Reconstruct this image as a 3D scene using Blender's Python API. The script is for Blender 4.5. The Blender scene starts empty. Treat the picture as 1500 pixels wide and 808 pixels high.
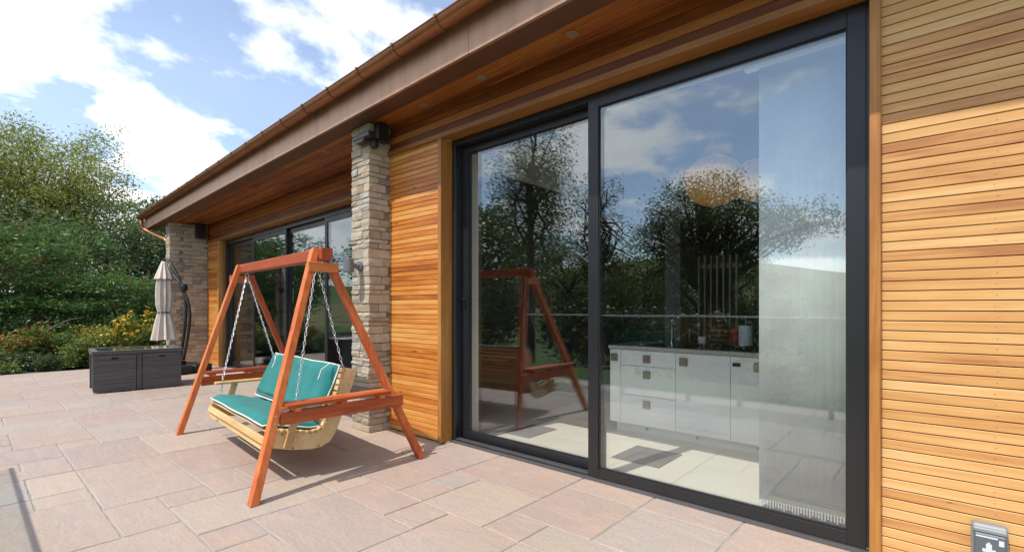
import bpy, math, random
import numpy as np
from mathutils import Matrix, Vector

random.seed(7)
RNG = np.random.default_rng(7)
R = math.radians
sc = bpy.context.scene
col = sc.collection

# ------------------------------------------------------------------ camera, sky, sun, exposure
THETA = R(41.4)
cam_d = bpy.data.cameras.new('camera')
cam = bpy.data.objects.new('camera', cam_d)
col.objects.link(cam)
cam.location = (0, 0, 1.2)
cam.rotation_euler = (R(90), 0, THETA)
cam_d.sensor_fit = 'HORIZONTAL'
cam_d.sensor_width = 36
cam_d.lens = 36 * 712 / 1500
cam_d.shift_y = 47 / 1500
cam_d.clip_start = 0.02
cam_d.clip_end = 3000
sc.camera = cam

SX, SY = 0.10, 0.595                      # shadow shift per metre of height
to_sun = Vector((-SX, -SY, 1)).normalized()
sun_d = bpy.data.lights.new('sun', 'SUN')
sun_d.energy = 3.25
sun_d.angle = R(0.6)
sun_d.color = (1.0, 0.94, 0.86)
sun = bpy.data.objects.new('sun', sun_d)
col.objects.link(sun)
sun.rotation_euler = to_sun.to_track_quat('Z', 'Y').to_euler()

world = bpy.data.worlds.new('World')
sc.world = world
world.use_nodes = True
wn, wl = world.node_tree.nodes, world.node_tree.links
wn.clear()


def wnode(t, **kw):
    n = wn.new(t)
    for k, v in kw.items():
        setattr(n, k, v)
    return n


def wmath(op, a, b=None, c=None, clamp=False):
    n = wn.new('ShaderNodeMath')
    n.operation = op
    n.use_clamp = clamp
    for i, s in enumerate((a, b, c)):
        if s is None:
            continue
        if isinstance(s, (int, float)):
            n.inputs[i].default_value = s
        else:
            wl.new(s, n.inputs[i])
    return n.outputs[0]


sky = wnode('ShaderNodeTexSky', sky_type='NISHITA', sun_disc=False)
sky.sun_elevation = math.asin(to_sun.z)
sky.sun_rotation = math.atan2(to_sun.x, to_sun.y)
sky.air_density = 1.0
sky.dust_density = 0.5
sky.ozone_density = 1.2
tc = wnode('ShaderNodeTexCoord')
sep = wnode('ShaderNodeSeparateXYZ')
wl.new(tc.outputs['Generated'], sep.inputs[0])
dz = wmath('ADD', wmath('MAXIMUM', sep.outputs[2], 0.0), 0.22)
px = wmath('DIVIDE', sep.outputs[0], dz)
py = wmath('DIVIDE', sep.outputs[1], dz)
comb = wnode('ShaderNodeCombineXYZ')
wl.new(px, comb.inputs[0])
wl.new(py, comb.inputs[1])
CLOUD_OFF = (11.512, 1.244, 4.333)
mp = wnode('ShaderNodeMapping')
mp.inputs['Location'].default_value = CLOUD_OFF
mp.inputs['Rotation'].default_value = (0, 0, 0)
wl.new(comb.outputs[0], mp.inputs[0])


def wnoise(scale, detail, rough, vec, dist=0.0):
    n = wnode('ShaderNodeTexNoise')
    n.inputs['Scale'].default_value = scale
    n.inputs['Detail'].default_value = detail
    n.inputs['Roughness'].default_value = rough
    n.inputs['Distortion'].default_value = dist
    wl.new(vec, n.inputs['Vector'])
    return n.outputs[0]


def wramp(v, lo, hi):
    n = wnode('ShaderNodeMapRange', interpolation_type='SMOOTHSTEP')
    n.inputs[1].default_value = lo
    n.inputs[2].default_value = hi
    wl.new(v, n.inputs[0])
    return n.outputs[0]


n1 = wnoise(0.95, 9, 0.56, mp.outputs[0], 0.25)
mask = wramp(n1, 0.47, 0.55)
n2 = wnoise(1.7, 6, 0.6, mp.outputs[0], 0.1)
thick = wramp(n1, 0.5, 0.68)
shade = wmath('MULTIPLY', thick, wramp(n2, 0.36, 0.62))
# clouds standing towards the sun are seen from their shaded side
nrm = wnode('ShaderNodeVectorMath', operation='DOT_PRODUCT')
wl.new(tc.outputs['Generated'], nrm.inputs[0])
nrm.inputs[1].default_value = to_sun
backlit = wramp(nrm.outputs['Value'], 0.1, 0.75)
shade = wmath('MULTIPLY', shade, wmath('ADD', wmath('MULTIPLY', backlit, 0.75), 0.25))
ccol = wnode('ShaderNodeMix', data_type='RGBA')
ccol.inputs[6].default_value = (8.2, 8.2, 8.35, 1)
ccol.inputs[7].default_value = (2.5, 2.9, 3.6, 1)
wl.new(shade, ccol.inputs[0])
cmix = wnode('ShaderNodeMix', data_type='RGBA')
veil = wmath('MULTIPLY_ADD', wramp(wnoise(0.5, 5, 0.6, mp.outputs[0], 0.4), 0.3, 0.75), 0.12, 0.04)
wl.new(wmath('MAXIMUM', wmath('MULTIPLY', mask, 0.96), veil), cmix.inputs[0])
wl.new(sky.outputs[0], cmix.inputs[6])
wl.new(ccol.outputs[2], cmix.inputs[7])
bg = wnode('ShaderNodeBackground')
bg.inputs[1].default_value = 0.15
wl.new(cmix.outputs[2], bg.inputs[0])
wo = wnode('ShaderNodeOutputWorld')
wl.new(bg.outputs[0], wo.inputs[0])

sc.view_settings.view_transform = 'Standard'
sc.view_settings.look = 'None'
sc.view_settings.exposure = 0.58
sc.view_settings.gamma = 1.0
sc.render.engine = 'CYCLES'
sc.cycles.max_bounces = 10
sc.cycles.transparent_max_bounces = 24
sc.cycles.sample_clamp_indirect = 6
sc.cycles.use_denoising = True

# ------------------------------------------------------------------ materials


class Mat:
    """small node helper around a Principled material"""

    def __init__(self, name, rough=0.6, metal=0.0, spec=0.5):
        self.m = bpy.data.materials.new(name)
        self.m.use_nodes = True
        self.n, self.l = self.m.node_tree.nodes, self.m.node_tree.links
        self.b = self.n['Principled BSDF']
        self.b.inputs['Roughness'].default_value = rough
        self.b.inputs['Metallic'].default_value = metal
        self.b.inputs['Specular IOR Level'].default_value = spec

    def _set(self, sock, v):
        if hasattr(v, 'is_linked') or hasattr(v, 'links'):
            self.l.new(v, sock)
        else:
            sock.default_value = v

    def pos(self):
        g = self.n.new('ShaderNodeNewGeometry')
        return g.outputs['Position']

    def objco(self):
        return self.n.new('ShaderNodeTexCoord').outputs['Object']

    def rnd(self):
        return self.n.new('ShaderNodeObjectInfo').outputs['Random']

    def mapping(self, vec, scale=(1, 1, 1), rot=(0, 0, 0), loc=None):
        m = self.n.new('ShaderNodeMapping')
        m.inputs['Scale'].default_value = scale
        m.inputs['Rotation'].default_value = rot
        if loc is not None:
            self._set(m.inputs['Location'], loc)
        self.l.new(vec, m.inputs[0])
        return m.outputs[0]

    def noise(self, vec, scale, detail=4, rough=0.55, dist=0.0):
        n = self.n.new('ShaderNodeTexNoise')
        n.inputs['Scale'].default_value = scale
        n.inputs['Detail'].default_value = detail
        n.inputs['Roughness'].default_value = rough
        n.inputs['Distortion'].default_value = dist
        self.l.new(vec, n.inputs['Vector'])
        return n.outputs[0]

    def math(self, op, a, b=0.0, c=0.0, clamp=False):
        n = self.n.new('ShaderNodeMath')
        n.operation = op
        n.use_clamp = clamp
        self._set(n.inputs[0], a)
        self._set(n.inputs[1], b)
        self._set(n.inputs[2], c)
        return n.outputs[0]

    def ramp(self, fac, stops):
        n = self.n.new('ShaderNodeValToRGB')
        cr = n.color_ramp
        while len(cr.elements) < len(stops):
            cr.elements.new(0.5)
        for e, (p, c) in zip(cr.elements, stops):
            e.position = p
            e.color = (*c, 1)
        self.l.new(fac, n.inputs[0])
        return n.outputs[0]

    def mix(self, fac, a, b, mode='MIX'):
        n = self.n.new('ShaderNodeMix')
        n.data_type = 'RGBA'
        n.blend_type = mode
        self._set(n.inputs[0], fac)
        self._set(n.inputs[6], a if hasattr(a, 'links') else (*a, 1))
        self._set(n.inputs[7], b if hasattr(b, 'links') else (*b, 1))
        return n.outputs[2]

    def color(self, c):
        self._set(self.b.inputs['Base Color'], c if hasattr(c, 'links') else (*c, 1))
        return self

    def rough(self, r):
        self._set(self.b.inputs['Roughness'], r)
        return self

    def bump(self, h, strength=0.3, dist=0.01):
        n = self.n.new('ShaderNodeBump')
        n.inputs['Strength'].default_value = strength
        n.inputs['Distance'].default_value = dist
        self.l.new(h, n.inputs['Height'])
        self.l.new(n.outputs[0], self.b.inputs['Normal'])
        return self

    def vrand(self, k):
        """vector offset made from the object's random number"""
        c = self.n.new('ShaderNodeCombineXYZ')
        r = self.rnd()
        self.l.new(self.math('MULTIPLY', r, k), c.inputs[0])
        self.l.new(self.math('MULTIPLY', r, k * 0.73), c.inputs[1])
        self.l.new(self.math('MULTIPLY', r, k * 1.31), c.inputs[2])
        return c.outputs[0]


def timber(name, stops, axis=0, rough=0.5, grain=1.0, knots=True, along=0.9, rvar=0.3):
    M = Mat(name, rough)
    p = M.objco()
    sc_ = [26.0, 26.0, 26.0]
    sc_[axis] = along
    v = M.mapping(p, tuple(sc_), loc=M.vrand(37.0))
    g1 = M.noise(v, 1.0, 6, 0.65, 1.2)
    sc2 = [90.0, 90.0, 90.0]
    sc2[axis] = 3.0
    g2 = M.noise(M.mapping(p, tuple(sc2), loc=M.vrand(19.0)), 1.0, 3, 0.5)
    sc3 = [4.0, 4.0, 4.0]
    sc3[axis] = 1.3
    g3 = M.noise(M.mapping(p, tuple(sc3), loc=M.vrand(53.0)), 1.0, 4, 0.55, 0.8)
    t = M.math('MULTIPLY_ADD', g1, 0.5 * grain, M.math('MULTIPLY', g3, 0.5))
    t = M.math('ADD', t, M.math('MULTIPLY', g2, 0.12 * grain))
    t = M.math('ADD', t, M.math('MULTIPLY_ADD', M.rnd(), rvar, -rvar * 0.5 - 0.07))
    c = M.ramp(t, stops)
    if knots:
        sk = [17.0, 17.0, 17.0]
        sk[axis] = 4.2
        vk = M.n.new('ShaderNodeTexVoronoi')
        M.l.new(M.mapping(p, tuple(sk), loc=M.vrand(71.0)), vk.inputs['Vector'])
        vk.inputs['Scale'].default_value = 1.0
        k = M.math('LESS_THAN', vk.outputs['Distance'], 0.17)
        sepn = M.n.new('ShaderNodeSeparateColor')
        M.l.new(vk.outputs['Color'], sepn.inputs[0])
        k = M.math('MULTIPLY', k, M.math('LESS_THAN', sepn.outputs[0], 0.09))
        c = M.mix(M.math('MULTIPLY', k, 0.7), c, (0.12, 0.045, 0.02))
    M.color(c)
    M.rough(M.math('MULTIPLY_ADD', g1, 0.25, rough - 0.1))
    M.bump(M.math('ADD', g1, g2), 0.12, 0.004)
    return M.m


def plain(name, c, rough=0.5, metal=0.0, var=0.06, scale=8.0, spec=0.5, bump=0.0):
    M = Mat(name, rough, metal, spec)
    n = M.noise(M.objco(), scale, 5, 0.6)
    lo = tuple(x * (1 - var) for x in c)
    hi = tuple(min(1, x * (1 + var)) for x in c)
    M.color(M.ramp(n, [(0.3, lo), (0.7, hi)]))
    M.rough(M.math('MULTIPLY_ADD', n, 0.16, rough - 0.08))
    if bump:
        M.bump(n, bump, 0.01)
    return M.m


M_ = {}
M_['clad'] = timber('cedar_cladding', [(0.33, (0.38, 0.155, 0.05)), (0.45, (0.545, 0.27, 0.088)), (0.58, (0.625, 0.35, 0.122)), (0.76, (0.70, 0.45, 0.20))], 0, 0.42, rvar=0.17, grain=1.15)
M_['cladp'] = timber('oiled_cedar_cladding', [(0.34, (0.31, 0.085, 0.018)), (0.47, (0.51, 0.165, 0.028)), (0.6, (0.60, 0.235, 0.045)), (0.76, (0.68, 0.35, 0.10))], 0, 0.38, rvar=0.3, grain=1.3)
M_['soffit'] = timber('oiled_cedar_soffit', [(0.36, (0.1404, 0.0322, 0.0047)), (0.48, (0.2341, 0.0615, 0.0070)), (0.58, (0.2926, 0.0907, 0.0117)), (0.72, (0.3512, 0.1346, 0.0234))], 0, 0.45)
M_['trim'] = timber('cedar_trim', [(0.35, (0.3179, 0.1211, 0.0227)), (0.50, (0.4541, 0.2043, 0.0454)), (0.66, (0.5298, 0.3027, 0.0984))], 2, 0.45, knots=False)
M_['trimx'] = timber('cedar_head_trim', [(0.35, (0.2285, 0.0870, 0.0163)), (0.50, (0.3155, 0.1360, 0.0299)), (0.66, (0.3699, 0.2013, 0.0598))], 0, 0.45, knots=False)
M_['stain'] = timber('orange_stained_timber', [(0.36, (0.33, 0.055, 0.012)), (0.50, (0.52, 0.115, 0.022)), (0.64, (0.62, 0.19, 0.05))], 2, 0.5, grain=1.0)
M_['stainx'] = timber('orange_stained_timber_long', [(0.36, (0.33, 0.055, 0.012)), (0.50, (0.52, 0.115, 0.022)), (0.64, (0.62, 0.19, 0.05))], 0, 0.5, grain=1.0)
M_['stainy'] = timber('orange_stained_timber_across', [(0.36, (0.33, 0.055, 0.012)), (0.50, (0.52, 0.115, 0.022)), (0.64, (0.62, 0.19, 0.05))], 1, 0.5, grain=1.0)
M_['pine'] = timber('treated_pine', [(0.35, (0.46, 0.28, 0.11)), (0.50, (0.60, 0.40, 0.18)), (0.66, (0.70, 0.52, 0.28))], 0, 0.55)


def copper(name, c, streak=0.25, rough=0.42, metal=0.55):
    M = Mat(name, rough, metal)
    p = M.pos()
    st = M.noise(M.mapping(p, (9, 9, 0.6)), 1.0, 5, 0.6)
    bl = M.noise(p, 2.2, 4, 0.6)
    t = M.math('ADD', M.math('MULTIPLY', st, 0.6), M.math('MULTIPLY', bl, 0.4))
    lo = tuple(x * (1 - streak) for x in c)
    hi = tuple(x * (1 + streak) for x in c)
    M.color(M.ramp(t, [(0.3, lo), (0.52, c), (0.75, hi)]))
    M.rough(M.math('MULTIPLY_ADD', bl, 0.3, rough - 0.15))
    return M.m


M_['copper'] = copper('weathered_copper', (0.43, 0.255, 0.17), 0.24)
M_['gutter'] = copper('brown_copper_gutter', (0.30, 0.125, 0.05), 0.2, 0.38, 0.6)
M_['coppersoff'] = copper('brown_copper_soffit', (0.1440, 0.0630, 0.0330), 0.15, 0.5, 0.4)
M_['alu'] = plain('anthracite_aluminium', (0.015, 0.0155, 0.018), 0.34, 0.0, 0.08, 3)
M_['alulit'] = plain('grey_sill_metal', (0.12, 0.12, 0.125), 0.35, 0.4, 0.1, 6)
M_['rubber'] = plain('black_rubber', (0.01, 0.01, 0.011), 0.6)
M_['black'] = plain('black_plastic', (0.012, 0.012, 0.014), 0.45)
M_['steel'] = plain('brushed_steel', (0.55, 0.55, 0.55), 0.25, 1.0, 0.05)
M_['railalu'] = plain('satin_aluminium', (0.78, 0.78, 0.79), 0.4, 0.3, 0.04)
M_['zinc'] = plain('galvanised_chain', (0.62, 0.62, 0.63), 0.3, 0.9, 0.1, 40)
M_['greymetal'] = plain('grey_painted_metal', (0.17, 0.175, 0.185), 0.42, 0.2)
M_['white_paint'] = plain('white_wall_paint', (0.74, 0.75, 0.70), 0.7, 0, 0.03, 1.5)
M_['ceil'] = plain('white_ceiling_paint', (0.62, 0.63, 0.58), 0.75, 0, 0.03, 1.5)
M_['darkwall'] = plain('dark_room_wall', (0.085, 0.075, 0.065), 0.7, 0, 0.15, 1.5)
M_['gloss'] = plain('white_gloss_door', (0.87, 0.885, 0.88), 0.1, 0, 0.02, 2)
M_['granite'] = plain('pale_granite', (0.45, 0.44, 0.40), 0.25, 0, 0.25, 120)
M_['hob'] = plain('black_glass', (0.006, 0.006, 0.007), 0.06)
M_['chrome'] = plain('chrome', (0.75, 0.75, 0.76), 0.1, 1.0, 0.02)
M_['nickel'] = plain('brushed_nickel_plate', (0.33, 0.29, 0.25), 0.38, 0.7, 0.12, 30)
M_['paper'] = plain('white_paper', (0.8, 0.8, 0.8), 0.8, 0, 0.02)
M_['ceramic'] = plain('white_ceramic', (0.78, 0.77, 0.74), 0.2, 0, 0.02)
M_['lampgrey'] = plain('dull_nail_head', (0.27, 0.165, 0.085), 0.5, 0.3)
M_['lens'] = plain('frosted_lens', (0.22, 0.16, 0.10), 0.5, 0, 0.03)
M_['redjar'] = plain('red_ceramic', (0.42, 0.05, 0.025), 0.3, 0, 0.1)
M_['bottle'] = plain('dark_bottle', (0.02, 0.02, 0.015), 0.12)
M_['socket'] = plain('grey_socket_plastic', (0.21, 0.235, 0.25), 0.4, 0, 0.06)
M_['socketlid'] = plain('smoked_socket_lid', (0.10, 0.125, 0.14), 0.25, 0, 0.06)
M_['whiteprint'] = plain('white_plastic', (0.60, 0.62, 0.63), 0.5, 0, 0.03)
M_['mat'] = plain('grey_mat_pile', (0.16, 0.165, 0.16), 0.95, 0, 0.2, 200, bump=0.3)
M_['tilefl'] = plain('cream_floor_tile', (0.74, 0.70, 0.59), 0.35, 0, 0.06, 1.3)
M_['grout'] = plain('floor_grout', (0.36, 0.34, 0.29), 0.8)
M_['mortar'] = plain('pale_mortar', (0.29, 0.275, 0.25), 0.9, 0, 0.2, 6, bump=0.4)
M_['coreStone'] = plain('mortar_core', (0.20, 0.18, 0.15), 0.95, 0, 0.25, 30, bump=0.6)
M_['render'] = plain('plain_render', (0.45, 0.42, 0.38), 0.85, 0, 0.1, 3)
M_['bark'] = plain('bark', (0.085, 0.065, 0.05), 0.9, 0, 0.4, 14, bump=0.8)
M_['barkpale'] = plain('pale_bark', (0.20, 0.175, 0.15), 0.9, 0, 0.5, 9, bump=0.6)
M_['trayglass'] = plain('grey_table_glass', (0.05, 0.055, 0.06), 0.05, 0, 0.05)
M_['soil'] = plain('bed_soil', (0.055, 0.04, 0.03), 0.95, 0, 0.35, 9, bump=0.8)
M_['foam'] = plain('grey_rattan_frame', (0.035, 0.034, 0.036), 0.6, 0, 0.1)


def striped_jar():
    M = Mat('striped_jar_glaze', 0.35)
    s = M.n.new('ShaderNodeSeparateXYZ')
    M.l.new(M.objco(), s.inputs[0])
    w = M.math('FRACT', M.math('MULTIPLY', s.outputs[2], 22.0))
    M.color(M.ramp(w, [(0.0, (0.30, 0.09, 0.03)), (0.38, (0.36, 0.13, 0.04)), (0.45, (0.035, 0.02, 0.015)), (0.95, (0.05, 0.03, 0.02))]))
    return M.m


def slab_mat():
    M = Mat('sandstone_paving', 0.72)
    p = M.pos()
    r = M.rnd()
    base = M.ramp(r, [(0.0, (0.3334, 0.2471, 0.2053)), (0.16, (0.3632, 0.2820, 0.2274)), (0.32, (0.3236, 0.2444, 0.2106)), (0.48, (0.3487, 0.2740, 0.2239)), (0.62, (0.3092, 0.2453, 0.2221)), (0.76, (0.4026, 0.3107, 0.2372)), (0.88, (0.3434, 0.2909, 0.2372)), (0.97, (0.3236, 0.2767, 0.2505))])
    v = M.mapping(p, (1, 1, 1), loc=M.vrand(60.0))
    veins = M.noise(M.mapping(v, (1.0, 3.2, 1), (0, 0, 0.5)), 2.3, 7, 0.62, 1.4)
    c = M.mix(M.math('MULTIPLY', M.ramp(veins, [(0.47, (0, 0, 0)), (0.66, (1, 1, 1))]), 0.38), base, (0.47, 0.32, 0.235))
    blot = M.noise(v, 1.6, 5, 0.6, 0.6)
    c = M.mix(M.math('MULTIPLY', M.ramp(blot, [(0.5, (0, 0, 0)), (0.72, (1, 1, 1))]), 0.3), c, (0.30, 0.245, 0.25))
    wear = M.noise(p, 0.55, 5, 0.6)
    c = M.mix(M.math('MULTIPLY', M.ramp(wear, [(0.45, (0, 0, 0)), (0.7, (1, 1, 1))]), 0.35), c, (0.40, 0.37, 0.345))
    fine = M.noise(p, 55, 4, 0.7)
    c = M.mix(0.3, c, M.ramp(fine, [(0.3, (0.3, 0.3, 0.3)), (0.7, (0.72, 0.72, 0.72))]), 'OVERLAY')
    M.color(c)
    M.rough(M.math('MULTIPLY_ADD', blot, 0.35, 0.42))
    h = M.math('ADD', M.math('MULTIPLY', M.noise(M.mapping(v, (1.5, 3.5, 1), (0, 0, 0.5)), 2.6, 7, 0.6, 1.0), 1.0), M.math('MULTIPLY', fine, 0.12))
    M.bump(h, 0.42, 0.018)
    return M.m


def stone_mat():
    M = Mat('buff_walling_stone', 0.88)
    r = M.rnd()
    base = M.ramp(r, [(0.0, (0.36, 0.305, 0.22)), (0.2, (0.43, 0.375, 0.285)), (0.38, (0.32, 0.27, 0.20)), (0.52, (0.27, 0.245, 0.21)), (0.66, (0.47, 0.415, 0.32)), (0.78, (0.35, 0.265, 0.175)), (0.88, (0.20, 0.19, 0.175)), (0.95, (0.40, 0.38, 0.33))])
    p = M.mapping(M.pos(), (1, 1, 1), loc=M.vrand(40.0))
    n = M.noise(p, 11, 6, 0.65, 0.3)
    c = M.mix(0.35, base, M.ramp(n, [(0.3, (0.25, 0.25, 0.25)), (0.7, (0.8, 0.8, 0.8))]), 'OVERLAY')
    rust = M.noise(p, 5, 3, 0.6)
    c = M.mix(M.math('MULTIPLY', M.ramp(rust, [(0.55, (0, 0, 0)), (0.75, (1, 1, 1))]), 0.4), c, (0.32, 0.19, 0.09))
    M.color(c)
    M.bump(M.math('ADD', n, M.math('MULTIPLY', M.noise(p, 60, 3, 0.6), 0.4)), 0.7, 0.012)
    return M.m


def glass_mat(name, tint, r0):
    m = bpy.data.materials.new(name)
    m.use_nodes = True
    n, l = m.node_tree.nodes, m.node_tree.links
    n.clear()
    g = n.new('ShaderNodeNewGeometry')
    d = n.new('ShaderNodeVectorMath')
    d.operation = 'DOT_PRODUCT'
    l.new(g.outputs['Normal'], d.inputs[0])
    l.new(g.outputs['Incoming'], d.inputs[1])

    def mt(op, a, b=0.0):
        x = n.new('ShaderNodeMath')
        x.operation = op
        for i, s in enumerate((a, b)):
            if isinstance(s, (int, float)):
                x.inputs[i].default_value = s
            else:
                l.new(s, x.inputs[i])
        return x.outputs[0]
    c = mt('ABSOLUTE', d.outputs['Value'])
    f5 = mt('POWER', mt('SUBTRACT', 1.0, c), 5.0)
    fr = mt('ADD', mt('MULTIPLY', f5, 1 - r0), r0)
    tr = n.new('ShaderNodeBsdfTransparent')
    tr.inputs[0].default_value = (*tint, 1)
    gl = n.new('ShaderNodeBsdfGlossy')
    gl.inputs['Roughness'].default_value = 0.0
    gl.inputs[0].default_value = (0.90, 0.97, 1.0, 1)
    # float glass is never quite flat
    nz = n.new('ShaderNodeTexNoise')
    nz.inputs['Scale'].default_value = 1.3
    nz.inputs['Detail'].default_value = 1
    l.new(g.outputs['Position'], nz.inputs['Vector'])
    bp = n.new('ShaderNodeBump')
    bp.inputs['Strength'].default_value = 0.05
    bp.inputs['Distance'].default_value = 0.02
    l.new(nz.outputs[0], bp.inputs['Height'])
    l.new(bp.outputs[0], gl.inputs['Normal'])
    mx = n.new('ShaderNodeMixShader')
    l.new(fr, mx.inputs[0])
    l.new(tr.outputs[0], mx.inputs[1])
    l.new(gl.outputs[0], mx.inputs[2])
    o = n.new('ShaderNodeOutputMaterial')
    l.new(mx.outputs[0], o.inputs[0])
    return m


def fabric(name, c, trans=0.0, rough=0.85, weave=900, fold=0.0):
    M = Mat(name, rough, 0, 0.2)
    p = M.objco()
    n = M.noise(p, 6, 4, 0.6)
    M.color(M.ramp(n, [(0.3, tuple(x * 0.9 for x in c)), (0.7, tuple(min(1, x * 1.08) for x in c))]))
    M.bump(M.noise(p, weave, 2, 0.5), 0.15, 0.001)
    M.b.inputs['Sheen Weight'].default_value = 0.15
    if trans:
        t = M.n.new('ShaderNodeBsdfTranslucent')
        t.inputs[0].default_value = (*c, 1)
        mx = M.n.new('ShaderNodeMixShader')
        mx.inputs[0].default_value = trans
        o = M.n['Material Output']
        M.l.new(M.b.outputs[0], mx.inputs[1])
        M.l.new(t.outputs[0], mx.inputs[2])
        M.l.new(mx.outputs[0], o.inputs[0])
    return M.m


def wicker_mat():
    M = Mat('dark_grey_rattan', 0.5)
    p = M.objco()
    s = M.n.new('ShaderNodeSeparateXYZ')
    M.l.new(p, s.inputs[0])
    r = M.math('MULTIPLY', s.outputs[2], 85.0)
    row = M.math('FLOOR', r)
    fr = M.math('FRACT', r)
    hump = M.math('SINE', M.math('MULTIPLY', fr, math.pi))
    wv = M.math('SINE', M.math('ADD', M.math('MULTIPLY', M.math('ADD', s.outputs[0], s.outputs[1]), 40.0), M.math('MULTIPLY', row, math.pi)))
    h = M.math('MULTIPLY', hump, M.math('MULTIPLY_ADD', wv, 0.2, 0.8))
    c = M.n.new('ShaderNodeCombineXYZ')
    M.l.new(row, c.inputs[2])
    rn = M.noise(c.outputs[0], 1.73, 1)
    band = M.noise(M.mapping(p, (2, 2, 40)), 1.0, 3)
    t = M.math('ADD', M.math('MULTIPLY', h, 0.4), M.math('ADD', M.math('MULTIPLY', rn, 0.3), M.math('MULTIPLY', band, 0.4)))
    M.color(M.ramp(t, [(0.3, (0.008, 0.007, 0.008)), (0.5, (0.040, 0.037, 0.036)), (0.7, (0.15, 0.14, 0.135))]))
    M.bump(h, 0.6, 0.006)
    return M.m


def leaf_mat(name, stops, trans=0.35, rough=0.5):
    M = Mat(name, rough, 0, 0.35)
    a = M.n.new('ShaderNodeAttribute')
    a.attribute_name = 'tint'
    c = M.ramp(a.outputs['Fac'], stops)
    M.color(c)
    t = M.n.new('ShaderNodeBsdfTranslucent')
    M.l.new(M.mix(0.35, c, (0.16, 0.2, 0.02)), t.inputs[0])
    mx = M.n.new('ShaderNodeMixShader')
    mx.inputs[0].default_value = trans
    M.l.new(M.b.outputs[0], mx.inputs[1])
    M.l.new(t.outputs[0], mx.inputs[2])
    M.l.new(mx.outputs[0], M.n['Material Output'].inputs[0])
    return M.m


def grass_mat():
    M = Mat('mown_grass', 0.9, 0, 0.2)
    p = M.pos()
    n = M.noise(p, 0.35, 6, 0.6)
    f = M.noise(p, 30, 3, 0.7)
    t = M.math('ADD', M.math('MULTIPLY', n, 0.6), M.math('MULTIPLY', f, 0.4))
    M.color(M.ramp(t, [(0.3, (0.035, 0.065, 0.016)), (0.5, (0.065, 0.11, 0.026)), (0.7, (0.11, 0.15, 0.045))]))
    M.bump(f, 0.8, 0.04)
    return M.m


def hill_mat():
    M = Mat('hill_fields', 0.95, 0, 0.1)
    p = M.pos()
    v = M.n.new('ShaderNodeTexVoronoi')
    v.inputs['Scale'].default_value = 0.016
    M.l.new(p, v.inputs['Vector'])
    s = M.n.new('ShaderNodeSeparateColor')
    M.l.new(v.outputs['Color'], s.inputs[0])
    c = M.ramp(s.outputs[0], [(0.0, (0.075, 0.12, 0.035)), (0.35, (0.11, 0.15, 0.05)), (0.6, (0.055, 0.09, 0.035)), (0.9, (0.15, 0.15, 0.07))])
    n = M.noise(p, 0.06, 6, 0.7)
    c = M.mix(M.math('MULTIPLY', M.ramp(n, [(0.55, (0, 0, 0)), (0.62, (1, 1, 1))]), 0.8), c, (0.03, 0.05, 0.022))
    M.color(c)
    return M.m


M_['slab'] = slab_mat()
M_['stone'] = stone_mat()
M_['jar'] = striped_jar()
M_['glass'] = glass_mat('door_glass', (0.975, 0.99, 0.985), 0.135)
M_['glass2'] = glass_mat('wing_glass', (0.85, 0.89, 0.87), 0.12)
M_['balglass'] = glass_mat('balustrade_glass', (0.86, 0.91, 0.89), 0.03)
M_['teal'] = fabric('teal_canvas', (0.014, 0.165, 0.158))
M_['piping'] = fabric('white_piping', (0.72, 0.72, 0.68))
M_['cream'] = fabric('cream_canopy_cloth', (0.74, 0.67, 0.59), 0.15)
M_['creamdark'] = fabric('taupe_canopy_trim', (0.33, 0.24, 0.20))
M_['blind'] = fabric('pale_blind_cloth', (0.80, 0.83, 0.82), 0.25)
M_['wicker'] = wicker_mat()
M_['grass'] = grass_mat()
M_['hill'] = hill_mat()
M_['lampshade'] = None


def lamp_mat():
    M = Mat('amber_lamp_shade', 0.5)
    n = M.noise(M.objco(), 5, 3)
    c = M.ramp(n, [(0.3, (0.50, 0.25, 0.07)), (0.7, (0.60, 0.32, 0.10))])
    M.color(c)
    M.l.new(c, M.b.inputs['Emission Color'])
    M.b.inputs['Emission Strength'].default_value = 0.1
    return M.m


M_['lampshade'] = lamp_mat()
G1 = [(0.0, (0.13, 0.165, 0.045)), (0.45, (0.27, 0.31, 0.08)), (0.8, (0.39, 0.39, 0.12)), (1.0, (0.45, 0.32, 0.12))]
G2 = [(0.0, (0.03, 0.08, 0.026)), (0.5, (0.072, 0.165, 0.045)), (0.9, (0.14, 0.23, 0.065)), (1.0, (0.13, 0.11, 0.04))]
G3 = [(0.0, (0.02, 0.042, 0.017)), (0.6, (0.042, 0.08, 0.028)), (1.0, (0.085, 0.125, 0.045))]
G4 = [(0.0, (0.06, 0.10, 0.02)), (0.5, (0.13, 0.19, 0.04)), (1.0, (0.24, 0.26, 0.07))]
G5 = [(0.0, (0.035, 0.07, 0.03)), (0.6, (0.07, 0.12, 0.05)), (1.0, (0.12, 0.17, 0.08))]
GY = [(0.0, (0.13, 0.16, 0.025)), (0.5, (0.27, 0.27, 0.05)), (1.0, (0.48, 0.42, 0.09))]
GP = [(0.0, (0.38, 0.38, 0.10)), (0.5, (0.55, 0.52, 0.17)), (1.0, (0.68, 0.64, 0.26))]
M_['lf_loose'] = leaf_mat('loose_tree_leaves', G1, 0.5)
M_['lf_green'] = leaf_mat('sumac_leaves', G2)
M_['lf_dark'] = leaf_mat('dark_evergreen_leaves', G3, 0.15)
M_['lf_lime'] = leaf_mat('lime_leaves', G4)
M_['lf_grey'] = leaf_mat('grey_green_leaves', G5)
M_['lf_gold'] = leaf_mat('golden_leaves', GY)
M_['lf_pale'] = leaf_mat('pale_gold_leaves', GP, 0.45)
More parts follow.
